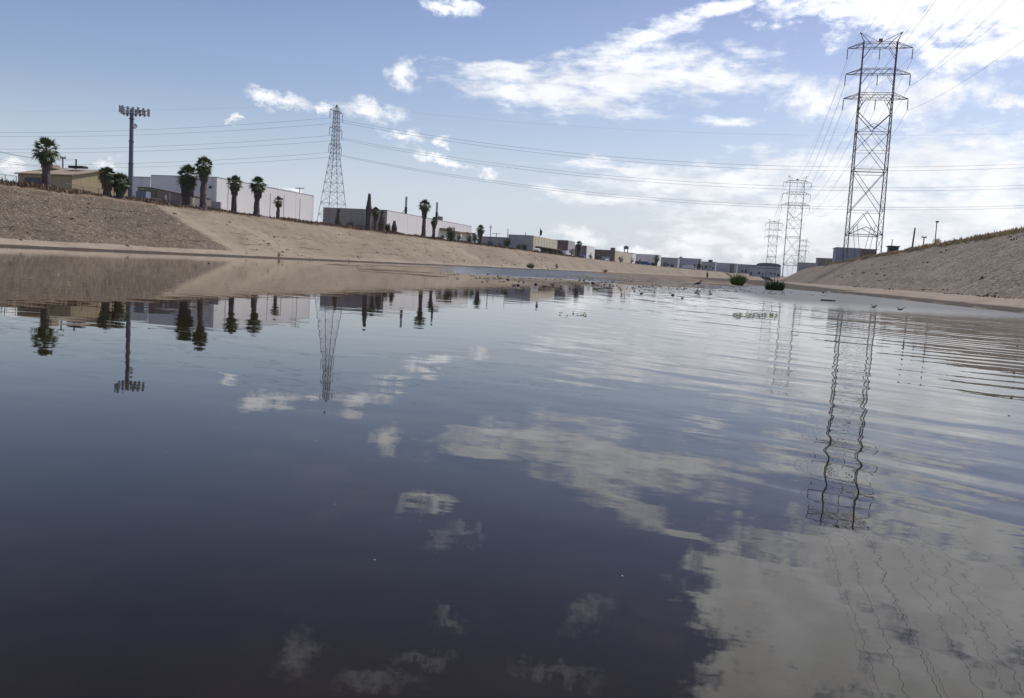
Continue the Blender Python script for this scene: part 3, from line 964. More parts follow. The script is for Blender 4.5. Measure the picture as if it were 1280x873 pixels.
r_, x, y, xl, yr, zb, zt = warehouse('warehouse', 'tall brown brick building with grey side, right behind the cream ribbed one', 708, 300.8, 690, 716.5, Yc=424, wall='brown_wall', roof='dark_roof')
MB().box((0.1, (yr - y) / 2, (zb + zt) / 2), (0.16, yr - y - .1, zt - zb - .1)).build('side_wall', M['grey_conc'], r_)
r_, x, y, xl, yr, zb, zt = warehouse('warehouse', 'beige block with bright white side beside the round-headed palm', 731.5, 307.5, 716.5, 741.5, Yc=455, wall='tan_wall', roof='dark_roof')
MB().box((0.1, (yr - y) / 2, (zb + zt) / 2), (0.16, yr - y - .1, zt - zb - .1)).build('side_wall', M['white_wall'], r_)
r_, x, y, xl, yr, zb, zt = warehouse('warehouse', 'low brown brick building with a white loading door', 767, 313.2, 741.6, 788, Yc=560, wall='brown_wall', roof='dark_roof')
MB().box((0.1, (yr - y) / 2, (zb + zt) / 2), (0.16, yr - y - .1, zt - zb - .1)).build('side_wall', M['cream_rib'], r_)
MB().box((-(x - xl) * .42, -.1, zb + 2.6), (5.5, .2, 3.2)).build('loading_door', M['panel_lt'], r_)
MB().box((-1.6, 1.5, zt + .9), (2.8, 2.8, 1.6)).build('roof_unit', M['brown_wall'], r_)

def far_block(px0, px1, pyt, Y, wall, label, cat='building', extras=None, name='industrial_building', zb=None, roof='dark_roof', depth=30):
    xa, _ = at(px0, Y=Y)
    xb, _ = at(px1, Y=Y)
    zt = ztop((px0 + px1) / 2, pyt, (xa + xb) / 2, Y)
    g = 6.0 if zb is None else zb
    root = empty(name, ((xa + xb) / 2, Y, 0), label, cat)
    W_ = xb - xa
    MB().box((0, depth / 2, (g + zt) / 2), (W_, depth, zt - g)).build('wall', M[wall], root)
    MB().box((0, depth / 2, zt + .12), (W_ + .5, depth + .5, .24)).build('roof', M[roof], root)
    if extras:
        nwin, hh, mt, zz = extras
        fr_ = random.Random(int(px0 * 7))
        for i in range(nwin):
            if fr_.random() < .3:
                continue
            zz = extras[3] * fr_.uniform(.75, 1.2)
            hh = extras[1] * fr_.uniform(.5, 1.15)
            MB().box((-W_ / 2 + W_ * (i + .5) / nwin, -.1, g + (zt - g) * zz), (W_ / nwin * fr_.uniform(.3, .8), .2, (zt - g) * hh)).build('window' if mt == 'glass' else 'bay_door', M[mt], root)
    return root, xa, xb, zt

far_block(600, 633.2, 297, 345, 'grey_conc', 'low grey shed between the dark shrubs and the boxy grey-ended building', extras=(4, .25, 'glass', .6), depth=18)
far_block(790, 821, 318.2, 800, 'white_wall', 'long plain white warehouse right of the small water tower', extras=(3, .35, 'dark', .25), roof='light_roof')
far_block(768, 789, 316, 770, 'white_wall', 'white shed under the small water tower', extras=(3, .4, 'dark', .3), roof='light_roof')
far_block(822.5, 846, 322.3, 900, 'grey_conc', 'grey block left of the dark lone palm in the far row', extras=(5, .4, 'dark', .3), roof='light_roof')
far_block(847, 874, 323.2, 930, 'panel_lt', 'pale blue-grey shed between two far palms', extras=(6, .4, 'dark', .35), roof='light_roof')
far_block(875, 893, 327.5, 1000, 'grey_conc', 'small grey factory with a box on its roof in the far row', extras=(4, .3, 'glass', .5))
far_block(884, 889, 325.2, 1010, 'dark', 'dark rooftop tower block rising over the far grey factory', depth=8)
far_block(893.5, 920, 329.2, 1050, 'panel_lt', 'long low pale depot in the far row left of the arched roof', extras=(7, .35, 'panel_lt', .3), roof='light_roof')
far_block(911, 916.5, 330.8, 960, 'brown_wall', 'narrow dark brown tower block in front of the far depot', depth=8)
far_block(920.5, 947, 331, 1150, 'grey_conc', 'pale grey far shed touching the left of the arched roof', extras=(6, .4, 'dark', .3), roof='light_roof')
far_block(936, 975, 336.3, 1000, 'panel_lt', 'very low white shed in front of the arched roof', roof='light_roof', zb=4, extras=(8, .4, 'dark', .4))

# arched-roof hall
xa, _ = at(944, Y=1120)
xb, _ = at(975, Y=1120)
zt = ztop(959, 328.5, (xa + xb) / 2, 1120)
root = empty('arched_hall', ((xa + xb) / 2, 1120, 0), 'wide hall with dark arched roof over a white wall, far up the river', 'hall')
W_ = xb - xa
MB().box((0, 20, (5 + zt - 4) / 2), (W_ * .97, 40, zt - 4 - 5)).build('wall', M['panel_lt'], root)
arc = [(W_ / 2 * math.sin(a_), 0, zt - 4.5 + 4.2 * max(0, math.cos(a_)) ** .5) for a_ in [R(-90 + 15 * i) for i in range(13)]]
MB().prism(arc, (0, 40, 0)).build('roof', M['dark_roof'], root)
MB().box((0, -.15, zt - 8), (W_ * .9, .3, 2.6)).build('window_band', M['glass'], root)

# behind the right crest
def rblock(px0, px1, pyt, Y, wall, label, roof, name, depth=7, zb=7.0):
    return far_block(px0, px1, pyt, Y, wall, label, name=name, zb=zb, roof=roof, depth=depth)
r_, xa, xb, zt = rblock(1042, 1072, 310.5, 320, 'bluegrey', 'blue-grey metal shed behind the left feet of the huge pylon', 'light_roof', 'metal_shed', 12)
r_, xa, xb, zt = rblock(1072.5, 1092, 312, 335, 'brown_wall', 'low brown shed with pale roof seen between the feet of the huge pylon', 'light_roof', 'metal_shed', 10)
r_, xa, xb, zt = rblock(1020, 1040.5, 323.5, 420, 'tan_wall', 'dark tan shed on the right bank left of the blue-grey one', 'dark_roof', 'metal_shed', 12)
r_, xa, xb, zt = rblock(997, 1019, 329, 560, 'grey_conc', 'pale low shed beside the feet of the second pylon', 'dark_roof', 'metal_shed', 14)
r_, xa, xb, zt = rblock(1107, 1119, 308.6, 225, 'green_box', 'dark green metal cabinet on the right crest beside the huge pylon', 'green_box', 'utility_cabinet', 3)

# small water tower
wx, wy = at(780.8, Y=760)
zt = ztop(780.8, 307, wx, wy)
root = empty('water_tower', (wx, wy, 6), 'small dark water tower on legs above the far white shed', 'water tower')
hh = zt - 6
MB().bar((0, 0, hh - 3.2), (0, 0, hh - 1.0), 2.1, 14).build('tank', M['steel'], root)
MB().bar((0, 0, hh - 1.0), (0, 0, hh), 2.3, 14, 0.2).build('tank_roof', M['dark_roof'], root)
for sx in (-1, 1):
    for sy in (-1, 1):
        MB().bar((sx * 2.1, sy * 2.1, 0), (sx * 1.4, sy * 1.4, hh - 3.2), 0.22).build('leg', M['steel'], root)
MB().bar((-1.8, -1.8, hh - 6), (1.8, -1.8, hh - 6), .15).bar((-1.8, 1.8, hh - 6), (1.8, 1.8, hh - 6), .15).build('brace', M['steel'], root)

# ------------------------------------------------------------------ antenna monopole
X_, Y_ = at(162, Y=101)
zb = ground_z(X_, Y_)
zt = ztop(164, 136, X_, Y_)
root = empty('antenna_pole', (X_, Y_, zb - .1), 'tall grey antenna monopole with a wide crown of panel antennas on the left bank', 'antenna pole')
H_ = zt - zb
pm = MB()
pm.bar((0, 0, 0), (0, 0, H_ * .42), .33, 16, .31).bar((0, 0, H_ * .42), (0, 0, H_ * .66), .29, 16, .28).bar((0, 0, H_ * .66), (0, 0, H_), .27, 16, .25)
pm.build('pole', M['mono'], root)
fl = MB()
for f_ in (.42, .66, .9):
    fl.bar((0, 0, H_ * f_ - .06), (0, 0, H_ * f_ + .06), .36, 16)
fl.build('flange', M['steel'], root)
sp_ = 4.3
for tier, zz in ((0, H_ - .55),):
    fr = MB()
    c = [(1.9 * math.cos(R(a_)), 1.9 * math.sin(R(a_)), zz) for a_ in (30, 150, 270)]
    for i in range(3):
        p0, p1 = Vector(c[i]), Vector(c[(i + 1) % 3])
        fr.bar(p0, p1, .05).bar(p0 + Vector((0, 0, .5)), p1 + Vector((0, 0, .5)), .05)
        fr.bar((0, 0, zz), (p0 + p1) / 2, .06)
    fr.build('antenna_frame', M['steel'], root)
rng = random.Random(4)
for face in range(3):
    a_ = R(30 + 120 * face)
    b_ = R(150 + 120 * face)
    p0 = Vector((2.05 * math.cos(a_), 2.05 * math.sin(a_), 0))
    p1 = Vector((2.05 * math.cos(b_), 2.05 * math.sin(b_), 0))
    nrm = (p0 + p1).normalized()
    rz = math.atan2(nrm.y, nrm.x)
    for i in range(6):
        p = p0.lerp(p1, (i + .1) / 5.2) + nrm * .22
        MB().box((p.x, p.y, H_ - .25 + rng.uniform(-.06, .06)), (.12, .26, .88), rz).build('panel_antenna', M['panel_mid'], root)
ds = MB()
ds.bar((.25, -.1, H_ - 2.3), (.62, -.2, H_ - 2.25), .06)
ds.bar((.62, -.2, H_ - 2.25), (.80, -.26, H_ - 2.22), .34, 14, .30)
ds.build('dish', M['panel_lt'], root)
cb = MB().box((1.1, 1.2, .8), (1.6, 1.0, 1.7))
cb.build('equipment_cabinet', M['bluegrey'], root)

# ------------------------------------------------------------------ utility poles
def upole(px, pyt, label, X=None, Y=None, arms=((.9, 1.6),), r=.14, tilt=0.0, mat='wood', name='utility_pole', lamp=False):
    x, y = at(px, X=X, Y=Y)
    z0 = ground_z(x, y) - .1
    H = ztop(px, pyt, x, y) - z0
    root = empty(name, (x, y, z0), label, 'pole')
    MB().bar((0, 0, 0), (H * math.tan(tilt), 0, H), r, 8, r * .75).build('pole', M[mat], root)
    for f_, w_ in arms:
        if isinstance(f_, (int, float)) and w_:
            a_ = MB().box((H * f_ * math.tan(tilt), 0, H * f_), (w_ * 2, .16, .14))
            for k_ in (-.9, -.5, .5, .9):
                a_.bar((k_ * w_, 0, H * f_), (k_ * w_, 0, H * f_ + .32), .06, 6)
            a_.build('crossarm', M[mat], root)
    if lamp:
        MB().box((H * math.tan(tilt) + .05, 0, H + .1), (.45, .35, .28)).build('lamp_head', M['dark'], root)
    return root
upole(77.5, 196, 'wooden utility pole with small crossarms behind the yellow barn roof', Y=125, arms=((.97, .6), (.35, .9)))
upole(94, 199, 'dark double cross-shaped utility pole right of the barn ridge', Y=125, arms=((.62, 1.35), (.2, .9)), r=.17)
upole(372, 234, 'small utility pole rising behind the white warehouse roof', Y=210, arms=((.97, 1.3), (.80, 1.2)))
upole(611, 281, 'thin tall pole right of the shaded palm clump', Y=330, arms=((.9, .5),), r=.16)
upole(618.5, 291, 'short wooden pole behind the low grey shed', Y=370, arms=((.95, 1.8),), r=.16)
upole(632.5, 286, 'slim bare pole at the left edge of the boxy grey-ended building', Y=331, arms=(), r=.15)
upole(654.5, 290.5, 'tiny pole on the skyline above the boxy building roof', Y=390, arms=(), r=.2)
upole(1135, 284.5, 'leaning bare wooden pole on the right crest', X=33, arms=(), r=.19, tilt=R(2.5))
upole(1149, 296, 'short post with a small crossbar on the right crest', X=33, arms=((.96, .45),), r=.13)
upole(1163, 278, 'straight lamp pole beside the shrub on the right crest', X=32.5, arms=(), r=.10, lamp=True, name='lamp_pole')
upole(1110, 299, 'thin bare post above the dark green cabinet', Y=235, arms=(), r=.13)
upole(1278.5, 271, 'thick dark post at the right edge of the picture on the crest', X=31.0, arms=(), r=.16)
upole(451, 262, 'thin pole over the roof of the long beige warehouse end', Y=240, arms=(), r=.06, name='vent_pipe')
# flagpole
x, y = at(672.5, Y=350)
H = ztop(672.5, 285, x, y) - 6
root = empty('flagpole', (x, y, 6), 'flagpole with a drooping dark flag above the cream ribbed building', 'flagpole')
MB().bar((0, 0, 0), (0, 0, H), .09, 8).build('pole', M['steel'], root)
MB().prism([(0, .05, H - .4), (.9, .25, H - 1.2), (.7, .2, H - 3.0), (.05, .05, H - 3.2)], (0, .05, 0)).build('flag', M['dark'], root)
# thin local wires on the far left
for i, (pya, pyb, s) in enumerate(((170, 199, 2.2), (172, 200, 2.0), (183, 210, 1.6), (190, 211, 1.2))):
    xa, ya = at(-60, Y=100)
    xb, yb = at(93, Y=125)
    za, zb_ = ztop(-60, pya, xa, ya), ztop(93, pyb, xb, yb)
    cable((xa, ya, za), (xb, yb, zb_), s * .5, .02, ['highest', 'second', 'third', 'lowest'][i] + ' thin wire slanting down to the cross-shaped utility pole at far left', 'thin wires at far left')

# ------------------------------------------------------------------ chain link fence on the left berm
def fence(px0, px1, Xf, hgt, label, step=2.6):
    ya = at(px0, X=Xf)[1]
    yb = at(px1, X=Xf)[1]
    z = lambda yy: ground_z(Xf, yy)
    root = empty('chain_link_fence', (Xf, ya, z(ya)), label, 'fence')
    nn = max(2, int(abs(yb - ya) / step))
    rail = MB()
    for i in range(nn + 1):
        yy = (yb - ya) * i / nn
        MB().bar((0, yy, -.1), (0, yy, hgt), .04, 6).build('post', M['steel'], root)
    rail.bar((0, 0, hgt), (0, yb - ya, hgt), .03)
    rail.build('top_rail', M['steel'], root)
    me_ = MB()
    L = yb - ya
    k = 0.45
    q = -hgt
    while q < L:
        a0, a1 = max(q, 0), min(q + hgt, L)
        if a1 > a0:
            me_.bar((0, a0, a0 - q), (0, a1, a1 - q), .008, 3, cap=False)
            me_.bar((0.01, a0, hgt - (a0 - q)), (0.01, a1, hgt - (a1 - q)), .008, 3, cap=False)
        q += k
    me_.build('wire_mesh', M['steel'], root)
fence(-8, 20, -82.5, 1.5, 'chain link fence at the left edge of the picture on the bank top')
fence(82, 160, -83, 1.55, 'chain link fence in front of the yellow barn gable')
fence(160, 268, -82.5, 1.1, 'low chain link fence in front of the tan yard building')

# ------------------------------------------------------------------ plants
def palm(px, py_top, label, X=-79.2, Y=None, crown=1.7, trunk=.45, skirt=1.0, dead=False, lean=0, seed=0, nf=58, group='fan palms on the left bank', low=0.0):
    x, y = at(px, X=X, Y=Y)
    if not dead:
        crown *= 1.2 if px > 60 else 1.0
        trunk *= .86
    z0 = ground_z(x, y) - .15
    H = ztop(px, py_top, x, y) - z0
    rng = random.Random(seed * 17 + 3)
    root = empty('fan_palm' if not dead else 'dead_palm', (x, y, z0), label, 'palm tree', group)
    # trunk, rough and slightly bottle shaped
    hc = H - crown * (.78 if not dead else .1)
    tr = MB()
    k = 12
    rows = 14
    for i in range(rows + 1):
        u = i / rows
        rr = trunk * (1.28 - .5 * u + .35 * max(0, .12 - u) / .12)
        if dead and u > .75:
            rr *= 1 - 2.6 * (u - .75)
        for j in range(k):
            a_ = 2 * math.pi * j / k
            r2 = rr * (1 + .13 * rng.uniform(-1, 1))
            tr.v.append((r2 * math.cos(a_) + lean * u, r2 * math.sin(a_), hc * u))
    for i in range(rows):
        for j in range(k):
            jj = (j + 1) % k
            tr.f.append((i * k + j, i * k + jj, (i + 1) * k + jj, (i + 1) * k + j))
    tr.build('trunk', M['palm_trunk'], root)
    # skirt of dead fronds
    sk = MB()
    ns_ = int(150 * skirt)
    top = hc + (.1 * crown)
    slen = min(hc * .9, skirt * hc * (.55 if dead else .30))
    for i in range(ns_):
        a_ = rng.uniform(0, 2 * math.pi)
        zt_ = top - slen * rng.random() ** 1.3
        ln = rng.uniform(.5, 1.0)
        frac = (top - zt_) / max(slen, .01)
        r0 = trunk * .8
        r1 = (trunk * (.95 + .45 * rng.random()) + (crown * .22 * (1 - frac) * rng.random())) if not dead else trunk * (.35 + .8 * min(1, frac * 1.6) * rng.uniform(.7, 1.2))
        r0 = r0 if not dead else r1 * .8
        ca, sa = math.cos(a_), math.sin(a_)
        wv = .10 + .08 * rng.random()
        zc = max(.05, zt_ - ln)
        p0 = Vector((r0 * ca + lean, r0 * sa, zt_))
        p1 = Vector((r1 * ca + lean, r1 * sa, (zt_ + zc) / 2))
        p2 = Vector((r1 * 1.02 * ca + lean, r1 * 1.02 * sa, zc))
        tn = Vector((-sa, ca, 0)) * wv
        sk.poly([p0 - tn, p0 + tn, p1 + tn * 1.5, p1 - tn * 1.5])
        sk.poly([p1 - tn * 1.5, p1 + tn * 1.5, p2 + tn * .6, p2 - tn * .8])
    if sk.v:
        sk.build('dead_fronds', M['palm_dead'], root)
    if dead:
        # a few broken stubs at the tip
        st = MB()
        for i in range(10):
            a_ = rng.uniform(0, 6.28)
            st.bar((lean, 0, hc - .5), (lean + .35 * math.cos(a_), .35 * math.sin(a_), hc + rng.uniform(-.7, .35)), .05, 4, .01)
        st.build('frond_stubs', M['palm_dead'], root)
        return root
    cr = MB()
    cc = Vector((lean, 0, hc))
    for i in range(nf):
        u = (i + .5) / nf
        el_ = R(88 - 156 * u ** .9) + rng.uniform(-.12, .12)
        a_ = i * 2.39996 + rng.uniform(-.25, .25)
        d = Vector((math.cos(el_) * math.cos(a_), math.cos(el_) * math.sin(a_), math.sin(el_)))
        stem = crown * rng.uniform(.42, .62)
        tip = cc + d * stem
        side = Vector((-math.sin(a_), math.cos(a_), 0))
        up = side.cross(d).normalized()
        if up.z < 0:
            up = -up
        cr.bar(cc + d * .05, tip, .03, 3, cap=False)
        L = crown * rng.uniform(.46, .62)
        nb = 9
        tilt = rng.uniform(-.5, .5)
        side2 = (side * math.cos(tilt) + up * math.sin(tilt)).normalized()
        for b_ in range(nb):
            t_ = R(-78 + 156 * b_ / (nb - 1))
            bd = (d * math.cos(t_) + side2 * math.sin(t_)).normalized()
            ln = L * (1 - .28 * abs(math.sin(t_))) * rng.uniform(.85, 1.1)
            wv = (side2 * math.cos(t_) - d * math.sin(t_)) * (.055 * crown / 1.6 + .02)
            mid = tip + bd * ln * .55 + Vector((0, 0, -.03))
            end = tip + bd * ln + Vector((0, 0, -.32 * ln * (1 - .5 * max(0, d.z))))
            cr.poly([tip - wv * .35, mid - wv, mid + wv, tip + wv * .35])
            cr.poly([mid - wv, end, mid + wv])
    cr.build('crown', M['palm_leaf'], root)
    return root

palm(57, 174, 'tallest thick-trunked fan palm in front of the yellow barn', crown=1.75, trunk=.50, skirt=.8, seed=1, nf=52)
palm(133, 209, 'left palm of the bushy pair left of the antenna pole', X=-79.4, crown=1.1, trunk=.50, skirt=1.3, seed=2)
palm(149, 217, 'right shorter palm of the bushy pair touching the antenna pole', X=-78.6, crown=1.2, trunk=.5, skirt=1.3, seed=3)
palm(233, 207, 'broad shaggy palm standing left of and behind the slim tall one', X=-81, crown=1.65, trunk=.75, skirt=1.7, seed=4, nf=60)
palm(252.5, 197, 'tall straight palm overlapping the corner of the white warehouse', X=-78.2, crown=1.3, trunk=.48, skirt=.9, seed=5)
palm(291, 220, 'medium palm with tidy round head on the white wall, third from the corner', X=-80.3, crown=1.2, trunk=.42, skirt=.9, seed=6)
palm(319, 221, 'medium palm with heavy drooping head in the middle of the white wall', X=-78.2, crown=1.35, trunk=.46, skirt=1.2, seed=7, lean=.15)
palm(346, 246, 'small young palm before the right end of the white wall', X=-78.4, crown=.9, trunk=.32, skirt=.3, seed=8, nf=30)
palm(421, 261, 'short dark headless palm trunk before the left end of the beige warehouse', X=-83, crown=1.2, trunk=.55, skirt=1.5, dead=True, seed=9, group='dead palms')
palm(458.6, 242, 'tall bare spire-like dead palm in front of the beige warehouse', X=-78.6, crown=1.2, trunk=.52, skirt=1.0, dead=True, seed=10, group='dead palms')
palm(467.5, 259.5, 'green palm just right of the tall dead spire palm', X=-83.5, crown=1.1, trunk=.4, skirt=.8, seed=11)
palm(475.5, 263, 'brown headless shaggy trunk at the corner of the beige warehouse', X=-79, crown=1, trunk=.62, skirt=1.7, dead=True, seed=12, group='dead palms')
palm(491, 276, 'short pointed dead palm stump just right of the warehouse corner', X=-78.6, crown=1, trunk=.52, skirt=1.3, dead=True, seed=13, group='dead palms')
palm(527.8, 250, 'tall round-headed palm in front of the pale side of the beige warehouse', X=-78.6, crown=1.5, trunk=.5, skirt=1.1, seed=14)
palm(540.4, 272, 'short scruffy palm right of the tall round-headed one', X=-78.8, crown=1.0, trunk=.42, skirt=.9, seed=15)
palm(598.5, 282, 'palm rising from dark shrubs right of the beige warehouse', X=-79.5, crown=1.3, trunk=.6, skirt=1.3, seed=16)
palm(722, 301.5, 'lone far palm in front of the beige block with white side', X=-79.5, crown=1.6, trunk=.8, skirt=1.5, seed=17)
palm(819.5, 320, 'dark far palm at the right end of the long white warehouse', Y=790, crown=2.7, trunk=1.0, skirt=1.8, seed=18)
palm(849.5, 321, 'dark lone palm in the far row between grey and blue-grey sheds', Y=870, crown=2.5, trunk=1.0, skirt=1.2, seed=19)

def bush(px, py_top, w_px, label, X=None, Y=None, mat='leaf', name='shrub', n_=700, seed=0, flat=1.0, base=None, stems=True, upright=False, group=None, cat='shrub', leaf=None):
    x, y = at(px, X=X, Y=Y)
    z0 = ground_z(x, y) - .05 if base is None else base
    H = max(.25, ztop(px, py_top, x, y) - z0)
    rad = w_px / 2 * math.hypot(x, y) / F_PX
    rng = random.Random(seed * 31 + 7)
    root = empty(name, (x, y, z0), label, cat, group)
    st = MB()
    fo = MB()
    if upright:
        for i in range(n_):
            a_ = rng.uniform(0, 6.28)
            rr = rad * .75 * math.sqrt(rng.random())
            b0 = Vector((rr * math.cos(a_), rr * math.sin(a_), 0))
            hh = H * (1 - .68 * (rr / rad) ** 1.6) * rng.uniform(.35, 1.22)
            d = Vector((math.cos(a_) * rr / rad * .7 + rng.uniform(-.3, .3), math.sin(a_) * rr / rad * .7 + rng.uniform(-.3, .3), 1)) * hh
            wv = Vector((-math.sin(a_ + i), math.cos(a_ + i), 0)) * .020 * max(1, H / 1.3)
            md = b0 + d * .6
            fo.poly([b0 - wv, b0 + wv, md + wv * .9, md - wv * .9])
            fo.poly([md - wv * .9, md + wv * .9, b0 + d + Vector((rng.uniform(-.15, .15), rng.uniform(-.15, .15), -.05)) * hh * .5])
        fo.build('foliage', M[mat], root)
        return root
    cl = []
    nc = 9
    for i in range(nc):
        a_ = rng.uniform(0, 6.28)
        rr = rad * .62 * math.sqrt(rng.random())
        cz = H * rng.uniform(.25, .82) * (1 - .25 * rr / rad)
        cl.append((Vector((rr * math.cos(a_), rr * math.sin(a_), cz)), rng.uniform(.30, .5)))
        st.bar((0, 0, 0), (rr * math.cos(a_) * .8, rr * math.sin(a_) * .8, cz), .05 * rad, 5, .015 * rad)
    ls = leaf or .085 * max(rad, H * .5)
    for i in range(n_):
        c, q = cl[rng.randrange(nc)]
        v = Vector((rng.gauss(0, 1), rng.gauss(0, 1), rng.gauss(0, 1))).normalized() * rng.uniform(.5, 1.05)
        p = c + Vector((v.x * rad * q, v.y * rad * q, v.z * H * q * .62 * flat))
        if p.z < 0.02:
            p.z = .02 + rng.random() * .1
        u = Vector((rng.gauss(0, 1), rng.gauss(0, 1), rng.gauss(0, 1))).normalized()
        w2 = u.orthogonal().normalized()
        s_ = ls * rng.uniform(.6, 1.4)
        fo.poly([p - u * s_, p + w2 * s_ * .6, p + u * s_, p - w2 * s_ * .6])
    st.build('stems', M['wood'], root)
    fo.build('foliage', M[mat], root)
    return root

bush(483.5, 277, 9, 'small green shrub between the headless trunk and the pointed stump', X=-79, seed=1)
bush(552, 293, 8, 'low dark shrub left of the round green tree', X=-78.8, seed=2)
bush(562, 281, 14, 'round green small tree before the right end of the beige warehouse', X=-79, seed=3, n_=900)
bush(586, 293, 13, 'dark dense shrub left of the palm clump beyond the beige warehouse', X=-79.5, seed=4)
bush(592.5, 290, 11, 'brownish tall shrub leaning against the palm clump', X=-80, seed=5, mat='leaf_grey')
bush(632.5, 297.5, 11, 'dark green bushy tree at the left end of the grey-ended building', X=-79.2, seed=6, n_=900)
bush(646.5, 304, 10, 'left of two touching round green shrubs below the grey-ended building', X=-78.6, seed=7, n_=800)
bush(653.5, 303.5, 9, 'right of two touching round green shrubs below the grey-ended building', X=-78.8, seed=8, n_=800)
bush(700, 310.5, 9, 'dark bush at the right end of the cream ribbed building', X=-79.2, seed=9, mat='leaf_grey')
bush(712, 308.5, 11, 'wide grey-green tree in front of the brown brick building', X=-80.5, seed=10, mat='leaf_grey', n_=800)
bush(873, 325.5, 6.5, 'dark tall tree in the far row right of the blue-grey shed', Y=900, seed=11, n_=700, name='tree')
bush(17, 225, 9, 'purplish grey bush at the left end of the yellow barn', Y=94, seed=12, mat='leaf_grey')
bush(1166, 297.5, 11, 'dry tan bush at the foot of the lamp pole on the right crest', X=29.4, seed=13, mat='dry_y', n_=900)
bush(788, 322, 9, 'dark low bush before the long white warehouse', Y=640, seed=14, mat='leaf_grey', n_=400)
bush(830, 327, 10, 'dark hedge-like bush before the far grey block', Y=760, seed=15, mat='leaf_grey', n_=400)
bush(690, 312, 8, 'small dark bush under the loading canopy', X=-79.2, seed=16, mat='leaf_grey', n_=400)
bush(746, 316, 9, 'low grey bush before the low brown brick building', X=-79, seed=17, mat='leaf_grey', n_=400)
# plants down at the water's edge
wx, wy = -66.4, at(663, X=-66.4)[1]
bush(663, 327.5, 9.5, 'bright green reed clump at the foot of the left bank', X=-66.4, seed=20, mat='leaf_bright', upright=True, n_=420, name='reed_clump', cat='reeds')
bush(696, 328.8, 5, 'small dark shrub low on the left slope', X=-66.8, seed=21, n_=300)
bush(756, 336.3, 7.5, 'dark shrub at the far foot of the left bank', Y=330, seed=22, n_=400, base=0.05)
bush(884, 337, 3.5, 'tiny grey bush on the far bank left of the yellow-green reeds', Y=330, seed=23, n_=250, base=0.1, mat='leaf_grey')
bush(922.5, 341.5, 16, 'yellow-green wide reed clump on the sand spit, left of the darker one', Y=101, seed=24, mat='leaf_bright', upright=True, n_=900, name='reed_clump', cat='reeds')
bush(969, 348, 18, 'dark green round reed clump on the sand at the right water edge', Y=75, seed=25, mat='reed_dark', upright=True, n_=1100, name='reed_clump', cat='reeds')
bush(348, 313.5, 6, 'tiny dark tuft on the toe of the left bank under the small palm', X=-65.6, seed=26, n_=150, mat='leaf_grey')

# dry brush along both crests
def brush(name, label, Xa, Xb, Y0, Y1, count, hmax, mat, seed):
    rng = random.Random(seed)
    b = MB()
    while count > 0:
        cy = Y0 + (Y1 - Y0) * rng.random() ** 1.5
        cx = rng.uniform(Xa, Xb)
        dens = mnoise.noise(Vector((cx * .25, cy * .10, seed)))
        if dens < -.12 and rng.random() < .8:
            continue
        hh = hmax * rng.uniform(.35, 1.0) * (1 + .8 * dens)
        rr = rng.uniform(.25, .8)
        z0 = surf_z(cx - bend(cy), cy) - .05
        far = 1 + cy / 160

        nb = int(9)
        for i in range(nb):
            a_ = rng.uniform(0, 6.28)
            r2 = rr * math.sqrt(rng.random())
            p = Vector((cx + r2 * math.cos(a_), cy + r2 * math.sin(a_), z0))
            d = Vector((rng.uniform(-.4, .4), rng.uniform(-.4, .4), 1)) * hh * rng.uniform(.5, 1.1) * (1.1 - .6 * r2 / rr)
            wv = Vector((rng.uniform(-1, 1), rng.uniform(-1, 1), 0)).normalized() * .04 * far
            b.poly([p - wv, p + wv, p + d * .6 + wv * 1.3, p + d, p + d * .6 - wv * 1.3])
        count -= 1
    o = b.build(name, M[mat])
    tag(o, label, 'dry grass', None, 'stuff')
brush('dry_brush', 'brown dry brush along the top of the left bank', -81.5, -77.5, 55, 420, 6500, .66, 'dry', 5)
brush('dry_grass', 'yellow dry grass along the top of the right bank', 27.5, 30.4, 45, 330, 6500, .85, 'dry_y', 6)
brush('dry_weeds', 'sparse dark weeds at the foot of the right bank slope', 15.6, 16.8, 30, 160, 40, .22, 'leaf_grey', 8)

brush('slope_weeds', 'small dark weeds rooted in the cracks of the left bank slope', -76, -66, 50, 330, 150, .30, 'leaf_brown', 21)
brush('slope_weeds', 'small dark weeds rooted in the rubble of the right bank slope', 17.5, 27, 35, 240, 60, .30, 'leaf_brown', 22)
for i, (px, pt, w_, X_, lb, mt) in enumerate((
        (436, 277, 10, -80, 'low brown brush heap between the headless palm and the tall dead spire', 'leaf_brown'),
        (572, 292, 9, -80, 'low grey-green shrub right of the round green tree', 'leaf_grey'),
        (610, 299, 7, -80.5, 'small dark shrub right of the palm clump, below the thin tall pole', 'leaf'),
        (623, 303, 7, -80, 'low dusty shrub in front of the low grey shed', 'leaf_grey'),
        (681, 311, 7, -79.6, 'small dark shrub in front of the cream ribbed loading bays', 'leaf'),
        (737, 316, 7, -80, 'small dark shrub at the foot of the bright white side wall', 'leaf'),
        (775, 320, 8, -79.8, 'dark shrub before the pale side of the low brown brick building', 'leaf'),
        (798, 323, 8, -80, 'low brown brush before the blue box truck', 'leaf_brown'))):
    bush(px, pt, w_, lb, X=X_, seed=60 + i, mat=mt, n_=400)

